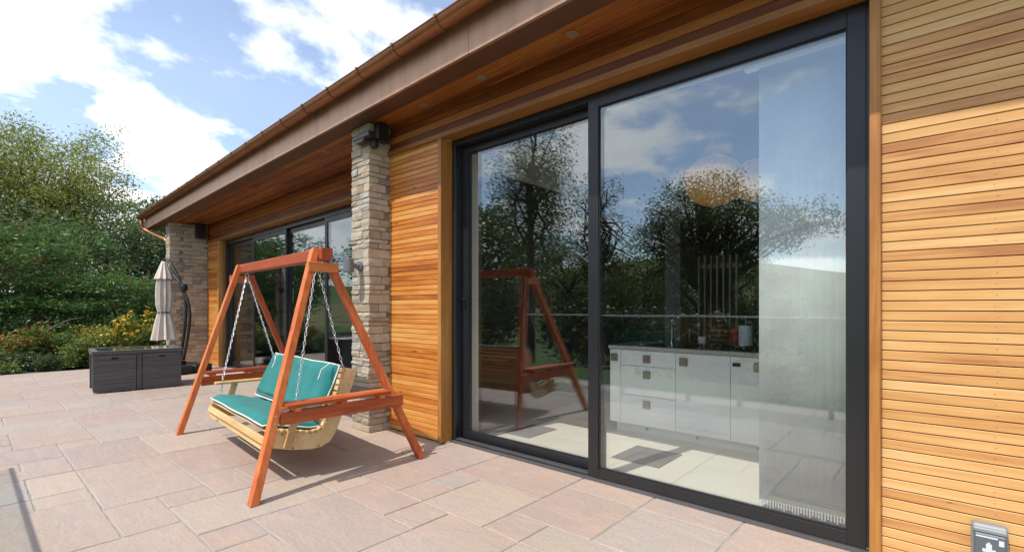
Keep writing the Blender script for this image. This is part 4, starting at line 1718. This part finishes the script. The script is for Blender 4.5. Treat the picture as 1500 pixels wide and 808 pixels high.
for (x0, x1, y0, y1) in ((-0.775, -0.70, -0.015, 1.045), (-0.06, 0.012, -0.015, 1.045), (-0.70, -0.06, -0.015, 0.055), (-0.70, -0.06, 0.975, 1.045)):
    m.box(x0, x1, y0, y1, 0.54, 0.592)
m.build('table_top', M_['wicker'], bx, M=BM)
m = MB().cbox(-0.698, -0.062, 0.057, 0.973, 0.575, 0.589, 0.002)
m.build('glass_top', M_['trayglass'], bx, M=BM)

par = thing('cantilever_parasol', 'closed cream cantilever parasol on a black curved arm by the far pillar', 'parasol', (-10.6, 2.75, 0))
# base weights
BMt = Matrix.Translation((-10.62, 2.72, 0)) @ Matrix.Rotation(R(20), 4, 'Z')
m = MB()
for (a, b) in ((-0.36, -0.005), (0.005, 0.36)):
    for (c, d) in ((-0.36, -0.005), (0.005, 0.36)):
        m.cbox(a, b, c, d, 0.004, 0.155, 0.025)
m.build('base', M_['black'], par, M=BMt)
m = MB()
m.cbox(-0.06, 0.06, -0.06, 0.06, 0.155, 0.22, 0.01)
m.build('foot_plate', M_['black'], par, M=BMt)
# the arm bows out to +x+y, then back over to the hanging canopy
CX, CY = -11.06, 2.55
bx0, by0 = -10.69, 2.70


def bow(off, z0, z1, n=22):
    pts = []
    for k in range(n + 1):
        t = k / n
        z = z0 + (z1 - z0) * t
        lean = 0.26 * math.sin(math.pi * (0.10 + 0.62 * t)) - 0.06
        back = -0.42 * max(0, (t - 0.45) / 0.55) ** 2.0
        x = bx0 + (lean + back) * 0.92 + off * 0.94
        y = by0 + (lean + back) * 0.38 + off * 0.34
        pts.append((x, y, z))
    return pts


m = MB().tube(bow(0.0, 0.2, 2.10), 0.026, 10)
m.build('arm', M_['black'], par, True)
m = MB().tube(bow(0.105, 0.24, 1.86), 0.024, 10)
m.build('arm', M_['black'], par, True)
p = bow(0.0, 0.2, 2.10)[-1]
m = MB()
m.tube([p, ((p[0] + CX) / 2, (p[1] + CY) / 2, 2.13), (CX, CY, 2.11)], 0.022, 10)
m.lathe([(0.03, -0.09), (0.035, -0.02), (0.03, 0.03)], (CX, CY, 2.10), 12)
q = bow(0.04, 0.2, 2.1)[16]
m.lathe([(0.05, -0.06), (0.06, -0.03), (0.06, 0.03), (0.05, 0.06)], (q[0], q[1], q[2]), 14)
m.tube([(q[0], q[1], q[2]), (q[0] - 0.07, q[1] - 0.08, q[2] + 0.03)], 0.012, 8)
m.build('crank_housing', M_['black'], par)


def pleated(prof, folds, depth, name, mat, parent, seed=0):
    rr = random.Random(seed)
    nk = folds * 8
    ph = [rr.uniform(-0.25, 0.25) for _ in range(folds)]
    amp = [rr.uniform(0.7, 1.25) for _ in range(folds)]
    m = MB()
    vs = []
    for (r, z) in prof:
        for k in range(nk):
            fi = k // 8
            t = 2 * math.pi * k / nk
            w_ = math.cos(2 * math.pi * (k % 8) / 8)
            rad = 0.88 * r * (1 + depth * amp[fi] * (w_ - 0.3) * min(1, r / 0.06))
            tt = t + ph[fi] * 0.15
            vs.append((CX + rad * math.cos(tt), CY + rad * math.sin(tt), z + 0.012 * math.sin(3 * t + fi) * (1 if z < 0.75 else 0)))
    fs = []
    for j in range(len(prof) - 1):
        for k in range(nk):
            fs.append((j * nk + k, j * nk + (k + 1) % nk, (j + 1) * nk + (k + 1) % nk, (j + 1) * nk + k))
    fs.append(tuple(range((len(prof) - 1) * nk, len(prof) * nk)))
    m.add(vs, fs)
    return m.build(name, mat, parent, True)


can = pleated([(0.215, 0.60), (0.205, 0.66), (0.185, 0.75), (0.165, 0.87), (0.14, 0.98), (0.112, 1.085), (0.105, 1.12), (0.112, 1.16), (0.135, 1.28), (0.140, 1.45), (0.132, 1.62), (0.118, 1.76), (0.10, 1.86), (0.07, 1.96), (0.05, 2.03), (0.035, 2.075)], 9, 0.26, 'canopy', M_['cream'], par, 3)
pleated([(0.165, 1.74), (0.150, 1.80), (0.120, 1.88), (0.085, 1.97), (0.055, 2.05), (0.04, 2.085)], 9, 0.16, 'top_vent', M_['cream'], par, 8)
pleated([(0.160, 1.730), (0.167, 1.735), (0.168, 1.752), (0.160, 1.756)], 9, 0.16, 'vent_hem', M_['creamdark'], par, 8)
m = MB()
m.tube([(CX + 0.104 * math.cos(t), CY + 0.104 * math.sin(t), 1.115) for t in [2 * math.pi * q / 24 for q in range(25)]], 0.011, 6, cap=False)
m.build('strap', M_['black'], par, True)
m = MB().tube([(CX, CY, 0.56), (CX, CY, 2.08)], 0.02, 8)
m.build('pole', M_['black'], par)

# ------------------------------------------------------------------ balustrade behind the camera (seen in the glass)
bal = thing('glass_balustrade', 'frameless glass balustrade with a slim steel rail reflected in the door', 'balustrade', (-2, -0.42, 0))
BY = -0.40
BL, BR = -5.35, 4.2
m = MB().cbox(BL, BR, BY - 0.011, BY + 0.011, 1.082, 1.104, 0.004)
m.build('rail', M_['railalu'], bal)
n = 6
for k in range(n):
    a = BL + 0.02 + (BR - BL - 0.04) * k / n
    b = BL + 0.02 + (BR - BL - 0.04) * (k + 1) / n
    m = MB().box(a + 0.008, b - 0.008, BY - 0.006, BY + 0.006, 0.06, 1.081)
    m.build('glass_panel', M_['balglass'], bal)
    for q in (0.2, 0.8):
        x = a + (b - a) * q
        m = MB().cbox(x - 0.025, x + 0.025, BY - 0.03, BY + 0.03, 0.002, 0.13, 0.004)
        m.build('clamp', M_['steel'], bal)

# ------------------------------------------------------------------ planting


def leaf_cloud(name, mat, P, size, parent=None, up=0.25, tint=None, aspect=0.55, droop=0.0, seed=0):
    """many four-sided leaves at points P (N,3)"""
    rg = np.random.default_rng(seed)
    N = len(P)
    a = rg.normal(size=(N, 3))
    a[:, 2] = a[:, 2] * 0.45 - droop
    a /= np.linalg.norm(a, axis=1)[:, None] + 1e-9
    b = rg.normal(size=(N, 3))
    b[:, 2] *= 0.5
    b -= (b * a).sum(1)[:, None] * a
    b /= np.linalg.norm(b, axis=1)[:, None] + 1e-9
    nrm_ = np.cross(a, b)
    flip = nrm_[:, 2] < 0
    s = size * rg.uniform(0.6, 1.35, N)[:, None]
    v = np.empty((N, 4, 3), np.float32)
    bend = np.cross(a, b) * s * 0.12
    v[:, 0] = P - a * s * 0.5
    v[:, 1] = P + b * s * aspect * 0.5 + bend
    v[:, 2] = P + a * s * 0.5
    v[:, 3] = P - b * s * aspect * 0.5 + bend
    v[flip] = v[flip][:, ::-1]
    me = bpy.data.meshes.new(name)
    me.vertices.add(N * 4)
    me.vertices.foreach_set('co', v.ravel())
    me.loops.add(N * 4)
    me.loops.foreach_set('vertex_index', np.arange(N * 4, dtype=np.int32))
    me.polygons.add(N)
    me.polygons.foreach_set('loop_start', np.arange(0, N * 4, 4, dtype=np.int32))
    me.polygons.foreach_set('loop_total', np.full(N, 4, np.int32))
    me.update(calc_edges=True)
    at = me.attributes.new('tint', 'FLOAT', 'POINT')
    if tint is None:
        tint = rg.uniform(0, 1, N)
    at.data.foreach_set('value', np.repeat(np.clip(tint, 0, 1).astype(np.float32), 4))
    me.materials.append(mat)
    o = bpy.data.objects.new(name, me)
    return link(o, parent)


def clumps_in(blobs, n, seed, shell=0.55):
    """clump centres spread through a union of ellipsoids (cx,cy,cz,rx,ry,rz,weight)"""
    rg = np.random.default_rng(seed)
    w_ = np.array([b[6] if len(b) > 6 else b[3] * b[4] * b[5] for b in blobs], float)
    idx = rg.choice(len(blobs), n, p=w_ / w_.sum())
    B = np.array([b[:6] for b in blobs])[idx]
    d = rg.normal(size=(n, 3))
    d /= np.linalg.norm(d, axis=1)[:, None]
    r = shell + (1 - shell) * rg.uniform(0, 1, n) ** 0.7
    return B[:, :3] + d * r[:, None] * B[:, 3:6]


def tuft(C, per, rad, seed, flat=0.7):
    rg = np.random.default_rng(seed)
    n = len(C)
    P = np.repeat(C, per, 0)
    d = rg.normal(size=(n * per, 3)) * rad
    d[:, 2] *= flat
    ct = np.repeat(rg.normal(0.5, 0.2, n), per)
    t = ct + rg.normal(0, 0.14, n * per)
    return P + d, t


def limb_tree(t, base, fork, C, k, r0, mat, seed, name='trunk', bend=0.25):
    rr = random.Random(seed)
    base, fork = Vector(base), Vector(fork)
    m = MB()
    mid = base.lerp(fork, 0.5) + Vector((rr.uniform(-1, 1), rr.uniform(-1, 1), 0)) * bend * 0.3
    m.tube([base - Vector((0, 0, 0.1)), base.lerp(mid, 0.5), mid, fork], [r0 * 1.25, r0, r0 * 0.85, r0 * 0.7], 9)
    m.build(name, mat, t, True)
    m = MB()
    pick = rr.sample(range(len(C)), min(k, len(C)))
    for i in pick:
        e = Vector(C[i])
        s = base.lerp(fork, rr.uniform(0.55, 1.0))
        L = (e - s).length
        c1 = s.lerp(e, 0.4) + Vector((rr.uniform(-1, 1), rr.uniform(-1, 1), rr.uniform(0, 1))) * L * 0.12
        c2 = s.lerp(e, 0.75) + Vector((rr.uniform(-1, 1), rr.uniform(-1, 1), rr.uniform(-0.2, 1))) * L * 0.10
        m.tube([s, c1, c2, e], [r0 * 0.42, r0 * 0.28, r0 * 0.16, r0 * 0.05], 5)
        for _ in range(2):
            s2 = c1.lerp(e, rr.uniform(0.1, 0.7))
            e2 = s2 + Vector((rr.uniform(-1, 1), rr.uniform(-1, 1), rr.uniform(-0.1, 0.9))).normalized() * L * rr.uniform(0.18, 0.35)
            m.tube([s2, s2.lerp(e2, 0.5) + Vector((0, 0, L * 0.02)), e2], [r0 * 0.14, r0 * 0.09, r0 * 0.03], 4)
    m.build('limbs', mat, t, True)


def make_tree(name, label, cat, base, blobs, n, per, rad, lsize, lmat, bmat, seed, fork=None, k=26, r0=0.2, group=None, aspect=0.55, droop=0.0, shell=0.5, flat=0.7, extra=None):
    t = thing(name, label, cat, base, group)
    C = clumps_in(blobs, n, seed, shell)
    P, tint = tuft(C, per, rad, seed + 1, flat)
    if droop > 0.5:
        rg = np.random.default_rng(seed + 9)
        P[:, 2] -= rg.uniform(0, 1, len(P)) ** 1.3 * droop
    leaf_cloud('crown', lmat, P, lsize, t, tint=tint, aspect=aspect, droop=min(droop, 0.8), seed=seed + 2)
    if fork is None:
        zc = sum(b[2] for b in blobs) / len(blobs)
        fork = (base[0], base[1], zc * 0.9)
    limb_tree(t, base, fork, C, k, r0, bmat, seed + 3)
    return t


# ---- left of the picture
make_tree('loose_tree', 'tall loose pale green tree rising behind the shrubs', 'tree', (-31.5, 2.4, ZG),
          [(-31.8, 2.2, 4.6, 4.4, 4.6, 2.6), (-31.5, 2.6, 7.2, 3.4, 3.2, 2.2), (-32, 0.0, 6.6, 3.0, 2.8, 2.2), (-31, 4.2, 6.2, 2.2, 2.0, 2.4), (-31.6, 5.1, 9.0, 0.9, 0.7, 1.6), (-31.6, 4.2, 8.7, 0.9, 0.7, 1.4), (-32, 1.4, 8.9, 2.0, 2.2, 1.0), (-32, -1.8, 5.6, 2.2, 2.6, 2.2)],
          1700, 52, 0.30, 0.125, M_['lf_loose'], M_['bark'], 31, (-31.5, 2.4, 4.0), 60, 0.22, shell=0.25, aspect=0.5)
make_tree('small_tree', 'small distant green tree just above the far roof corner', 'tree', (-36.5, 8.2, ZG),
          [(-36.5, 8.2, 5.6, 2.0, 2.0, 2.4), (-36.5, 8.6, 7.0, 1.2, 1.2, 1.2), (-37, 7.0, 5, 1.8, 1.4, 1.8)], 420, 28, 0.26, 0.17, M_['lf_grey'], M_['bark'], 37, None, 20, 0.14)
make_tree('evergreen_tree', 'dark evergreen tree filling the gap beside the far pillar', 'tree', (-21.5, 4.4, ZG),
          [(-21.5, 4.6, 2.2, 2.2, 2.0, 2.2), (-21, 5.6, 2.9, 1.6, 1.4, 1.3), (-22, 3.0, 2.6, 1.8, 1.6, 1.7), (-20.5, 6.0, 2.0, 1.6, 1.4, 2.0)], 620, 34, 0.22, 0.13, M_['lf_dark'], M_['bark'], 41, None, 16, 0.15)
make_tree('evergreen_tree', 'dark evergreen tree behind the sumac shrub at the frame edge', 'tree', (-24, 0.5, ZG),
          [(-24, 0.5, 2.4, 2.8, 2.8, 2.6), (-24, -1.6, 2.8, 2.2, 2.2, 2.0), (-24.4, 2.6, 2.6, 2.2, 2.2, 2.0)], 560, 34, 0.25, 0.14, M_['lf_dark'], M_['bark'], 43, None, 16, 0.15)
SUM = 'broad green sumac shrubs behind the flower bed'
make_tree('sumac_shrub', 'broad feathery sumac shrub with rust seed heads at the left edge', 'shrub', (-18.2, 0.8, ZG),
          [(-18.2, 0.7, 2.3, 1.9, 1.8, 1.2), (-18.6, -0.6, 2.9, 1.6, 1.5, 1.0), (-18, 1.9, 2.5, 1.2, 1.2, 0.9), (-17.5, 0.4, 1.7, 1.3, 1.4, 0.8)], 300, 60, 0.2, 0.13, M_['lf_green'], M_['bark'], 47, (-18.2, 0.8, 1.2), 22, 0.07, SUM, aspect=0.3, flat=0.35, shell=0.7)
make_tree('sumac_shrub', 'lower feathery sumac shrub spreading behind the rattan box', 'shrub', (-17.0, 2.6, ZG),
          [(-17.0, 2.6, 1.35, 1.5, 1.2, 0.85), (-16.6, 3.3, 1.2, 1.1, 0.9, 0.8), (-17.2, 1.5, 1.2, 1.2, 1.0, 0.8)], 230, 60, 0.18, 0.12, M_['lf_green'], M_['bark'], 53, (-17.0, 2.6, 0.6), 18, 0.05, SUM, aspect=0.3, flat=0.35, shell=0.7)
rg = np.random.default_rng(5)


def bush(name, label, cat, c, r, n, per, rad, ls, mat, seed, group=None, stems=10, flowers=None, aspect=0.55, shell=0.5):
    t = thing(name, label, cat, (c[0], c[1], ZG if c[1] > -3 else ground_z(c[0], c[1])), group)
    blobs = [(c[0], c[1], c[2], r[0], r[1], r[2])]
    rr = random.Random(seed)
    for _ in range(5):
        a = rr.uniform(0, 6.28)
        blobs.append((c[0] + 0.55 * r[0] * math.cos(a), c[1] + 0.55 * r[1] * math.sin(a), c[2] + r[2] * rr.uniform(-0.25, 0.4), r[0] * 0.55, r[1] * 0.55, r[2] * 0.6))
    C = clumps_in(blobs, n, seed, shell)
    P, tint = tuft(C, per, rad, seed + 1)
    leaf_cloud('foliage', mat, P, ls, t, tint=tint, seed=seed, aspect=aspect)
    m = MB()
    for i in rr.sample(range(len(C)), min(stems, len(C))):
        e = Vector(C[i])
        s = Vector((c[0] + rr.uniform(-0.1, 0.1), c[1] + rr.uniform(-0.1, 0.1), ZG))
        m.tube([s, s.lerp(e, 0.5) + Vector((0, 0, 0.08)), e], [0.014, 0.010, 0.004], 5)
    m.build('stems', M_['bark'], t, True)
    if flowers:
        fm, fn, fs = flowers
        up = C[C[:, 2] > np.quantile(C[:, 2], 0.35)]
        rgl = np.random.default_rng(seed + 5)
        F = up[rgl.choice(len(up), fn)] + rgl.normal(size=(fn, 3)) * rad * 0.7 + np.array([0.05, -0.05, 0.06])
        # each bloom a small ring of petals
        PP = np.repeat(F, 7, 0) + rgl.normal(size=(fn * 7, 3)) * fs * 0.35
        tag(leaf_cloud('blooms', fm, PP, fs, t, seed=seed + 6, aspect=0.6), kind='stuff')
    return t


bush('yellow_daisy_clump', 'bushy clump of yellow daisies beside the parasol', 'flowers', (-14.05, 2.85, 0.52), (0.5, 0.58, 0.62), 110, 30, 0.085, 0.075, M_['lf_lime'], 61, flowers=(M_['pet_yel'], 210, 0.055))
bush('lime_shrub', 'rounded lime green shrub just left of the rattan box', 'shrub', (-14.0, 1.72, 0.2), (0.36, 0.40, 0.34), 110, 30, 0.07, 0.055, M_['lf_lime'], 63)
bush('olive_shrub', 'low olive feathery shrub behind the lime shrub', 'shrub', (-15.6, 2.2, 0.4), (0.6, 0.62, 0.36), 130, 32, 0.10, 0.07, M_['lf_gold'], 67)
bush('olive_shrub', 'darker olive feathery shrub between the crocosmia and the lime shrub', 'shrub', (-15.5, 1.5, 0.28), (0.45, 0.42, 0.36), 90, 32, 0.09, 0.07, M_['lf_green'], 68)
bush('crocosmia_clump', 'orange flowering crocosmia clump at the left edge', 'flowers', (-14.9, 0.62, 0.28), (0.36, 0.36, 0.36), 75, 30, 0.08, 0.12, M_['lf_lime'], 71, flowers=(M_['pet_org'], 55, 0.045), aspect=0.16)
bush('crocosmia_clump', 'taller red and orange crocosmia clump beside the bare branch', 'flowers', (-15.0, 1.1, 0.42), (0.3, 0.30, 0.40), 70, 30, 0.08, 0.13, M_['lf_lime'], 73, flowers=(M_['pet_org'], 50, 0.045), aspect=0.16)
bush('dark_bed_plant', 'low dark leafed plant along the terrace edge', 'plant', (-13.7, 0.82, 0.06), (0.3, 0.34, 0.24), 70, 30, 0.07, 0.055, M_['lf_dark'], 77)
bush('dark_bed_plant', 'bronze leaved low plant under the orange crocosmia', 'plant', (-14.1, 0.45, 0.12), (0.34, 0.3, 0.26), 70, 30, 0.07, 0.055, M_['lf_oak'], 78)
bush('grey_bed_plant', 'grey green spiky plant in the bed left of the rattan box', 'plant', (-13.3, 1.16, 0.08), (0.2, 0.2, 0.26), 50, 30, 0.05, 0.06, M_['lf_grey'], 79, aspect=0.3)
bush('pale_bed_plant', 'pale leaved low plant at the terrace corner', 'plant', (-13.1, 0.5, 0.02), (0.22, 0.24, 0.16), 50, 28, 0.055, 0.05, M_['lf_lime'], 83)
bush('dark_shrub', 'dark green shrub between the sumac and the daisies', 'shrub', (-16.2, 3.6, 0.6), (0.8, 0.7, 0.75), 150, 34, 0.13, 0.09, M_['lf_dark'], 85)
bush('dark_shrub', 'dark green shrub under the left sumac', 'shrub', (-16.6, 0.8, 0.4), (0.9, 0.9, 0.6), 150, 34, 0.13, 0.09, M_['lf_dark'], 87)
br_ = MB().tube([(-15.6, 1.12, 0.1), (-15.6, 1.3, 0.62), (-15.6, 1.5, 0.80), (-15.6, 1.75, 0.93), (-15.6, 2.0, 0.97)], [0.035, 0.03, 0.026, 0.02, 0.010], 7)
tag(br_.build('bare_branch', M_['bark'], None, True), 'bare curved branch arching over the flower bed', 'branch')
# rust coloured seed heads on the sumac
C = clumps_in([(-18.2, 0.7, 2.6, 1.9, 1.9, 1.1), (-17.0, 2.6, 1.7, 1.5, 1.3, 0.7)], 60, 91, 0.9)
P = np.repeat(C, 16, 0) + np.random.default_rng(4).normal(size=(60 * 16, 3)) * np.array([0.03, 0.03, 0.07])
sh = [o for o in col.objects if o.name == 'sumac_shrub'][0]
tag(leaf_cloud('seed_heads', M_['pet_red'], P, 0.05, sh, seed=92), kind='stuff')
# stand-in shrub outside the frame, added to throw shade on the terrace
bush('shade_shrub', 'unseen evergreen shrub added to shade the terrace past the balustrade', 'shrub', (-8.6, -1.35, 0.75), (0.75, 0.55, 0.85), 150, 30, 0.12, 0.09, M_['lf_dark'], 95)

# ---- behind the camera, seen in the glass
BKG = 'trees across the garden reflected in the glass'
make_tree('weeping_birch', 'tall weeping birch across the garden reflected in the left door leaf', 'tree', (-12.0, -8.6, ground_z(-12, -8.6)),
          [(-12, -8.6, 5.0, 1.9, 1.6, 2.6), (-11.6, -8.4, 7.6, 1.5, 1.4, 1.8), (-12.6, -9, 6.6, 1.6, 1.5, 2.0), (-10.6, -8.6, 6.0, 1.0, 1.2, 1.6)],
          520, 44, 0.2, 0.095, M_['lf_oak'], M_['bark'], 101, (-12, -8.6, 6.8), 40, 0.17, BKG, aspect=0.4, droop=1.4, shell=0.3)
make_tree('spindly_tree', 'thin half bare tree between the birch and the oak', 'tree', (-12.2, -14, ground_z(-12, -14)),
          [(-12.2, -14, 5.6, 1.7, 1.6, 2.2), (-11.8, -14, 3.4, 2.0, 1.8, 1.6)], 110, 40, 0.2, 0.10, M_['lf_oak'], M_['bark'], 103, (-12.2, -14, 5.4), 70, 0.16, BKG, shell=0.2)
make_tree('oak_tree', 'broad spreading oak across the garden reflected in the right door leaf', 'tree', (-9.0, -19.5, ground_z(-9, -19.5)),
          [(-9, -19.5, 5.6, 3.4, 3.0, 2.0), (-6.6, -19.5, 5.0, 2.4, 2.2, 1.4), (-11.2, -19.5, 4.8, 2.2, 2.2, 1.8), (-9.2, -19.5, 7.2, 2.0, 2.0, 1.0), (-4.4, -19.6, 5.2, 1.6, 1.6, 0.9), (-9, -19, 3.2, 3.2, 2.6, 1.2)],
          640, 56, 0.32, 0.13, M_['lf_oak'], M_['bark'], 107, (-9, -19.5, 3.4), 80, 0.34, BKG, shell=0.35)
make_tree('garden_tree', 'dense green tree standing left of the weeping birch', 'tree', (-17, -10.5, ground_z(-17, -10.5)),
          [(-17, -10.5, 3.6, 2.8, 2.4, 2.8), (-18.5, -10.5, 2.6, 2.2, 2.0, 2.4), (-15.4, -11, 2.6, 1.8, 1.8, 2.2)], 480, 30, 0.3, 0.2, M_['lf_green'], M_['bark'], 109, None, 24, 0.2, BKG)
make_tree('garden_tree', 'loose leaved tree beyond the far end of the balustrade', 'tree', (-24, -8.5, ground_z(-24, -8.5)),
          [(-24, -8.5, 4.2, 2.6, 2.4, 2.6), (-22.6, -8, 5.0, 1.8, 1.8, 1.8), (-25.5, -8, 3.2, 2.2, 2.2, 2.2)], 420, 28, 0.3, 0.2, M_['lf_loose'], M_['bark'], 111, None, 30, 0.2, BKG, shell=0.3)
make_tree('garden_tree', 'dark leafy tree behind the weeping birch', 'tree', (-16, -17, ground_z(-16, -17)),
          [(-16, -17, 2.8, 3.0, 2.6, 2.6), (-13.6, -17, 2.0, 2.2, 2.2, 2.2), (-18.6, -17, 3.0, 2.4, 2.4, 2.6)], 420, 40, 0.34, 0.16, M_['lf_oak'], M_['bark'], 113, None, 20, 0.2, BKG)
for k, (tx_, ty_, tr_, th_, lab) in enumerate(((-17.3, -21.8, 2.6, 3.2, 'distant dark tree seen between the birch and the half bare tree'), (-15.0, -23.6, 2.6, 3.4, 'distant dark tree just left of the oak crown'), (-12.4, -26.0, 2.9, 3.4, 'distant dark tree behind the oak trunk'), (-9.7, -28.0, 2.9, 3.2, 'distant dark tree right of the oak trunk'))):
    make_tree('far_tree', lab, 'tree', (tx_, ty_, ground_z(tx_, ty_)), [(tx_, ty_, 1.2, tr_, tr_, th_), (tx_ + 1.5, ty_, 0.6, tr_ * 0.7, tr_ * 0.7, th_ * 0.8), (tx_ - 1.3, ty_, 0.3, tr_ * 0.7, tr_ * 0.7, th_ * 0.7)], 330, 40, 0.36, 0.18, M_['lf_oak' if k % 2 else 'lf_grey'], M_['bark'], 141 + k, None, 16, 0.2, 'dark trees far beyond the lawn')
for k, (hx, hy, hr, hh, lab) in enumerate(((-9.5, -8.8, 1.7, 1.3, 'dark hedge shrub under the weeping birch'), (-7.4, -9.8, 1.8, 1.25, 'dark hedge shrub in front of the oak trunk'), (-5.2, -10.6, 1.8, 1.15, 'dark hedge shrub right of the oak trunk'), (-13.6, -7.4, 1.7, 1.5, 'dark hedge shrub left of the birch trunk'))):
    gz = ground_z(hx, hy)
    bush('hedge_shrub', lab, 'shrub', (hx, hy, gz + hh * 0.95), (hr, hr * 0.8, hh), 190, 30, 0.22, 0.16, M_['lf_dark'], 121 + k, 'dark hedge shrubs beyond the balustrade', 8)
bush('golden_dome_shrub', 'small rounded golden shrub behind the balustrade', 'shrub', (-1.75, -2.0, 0.2), (0.38, 0.38, 0.36), 130, 34, 0.06, 0.05, M_['lf_pale'], 131)
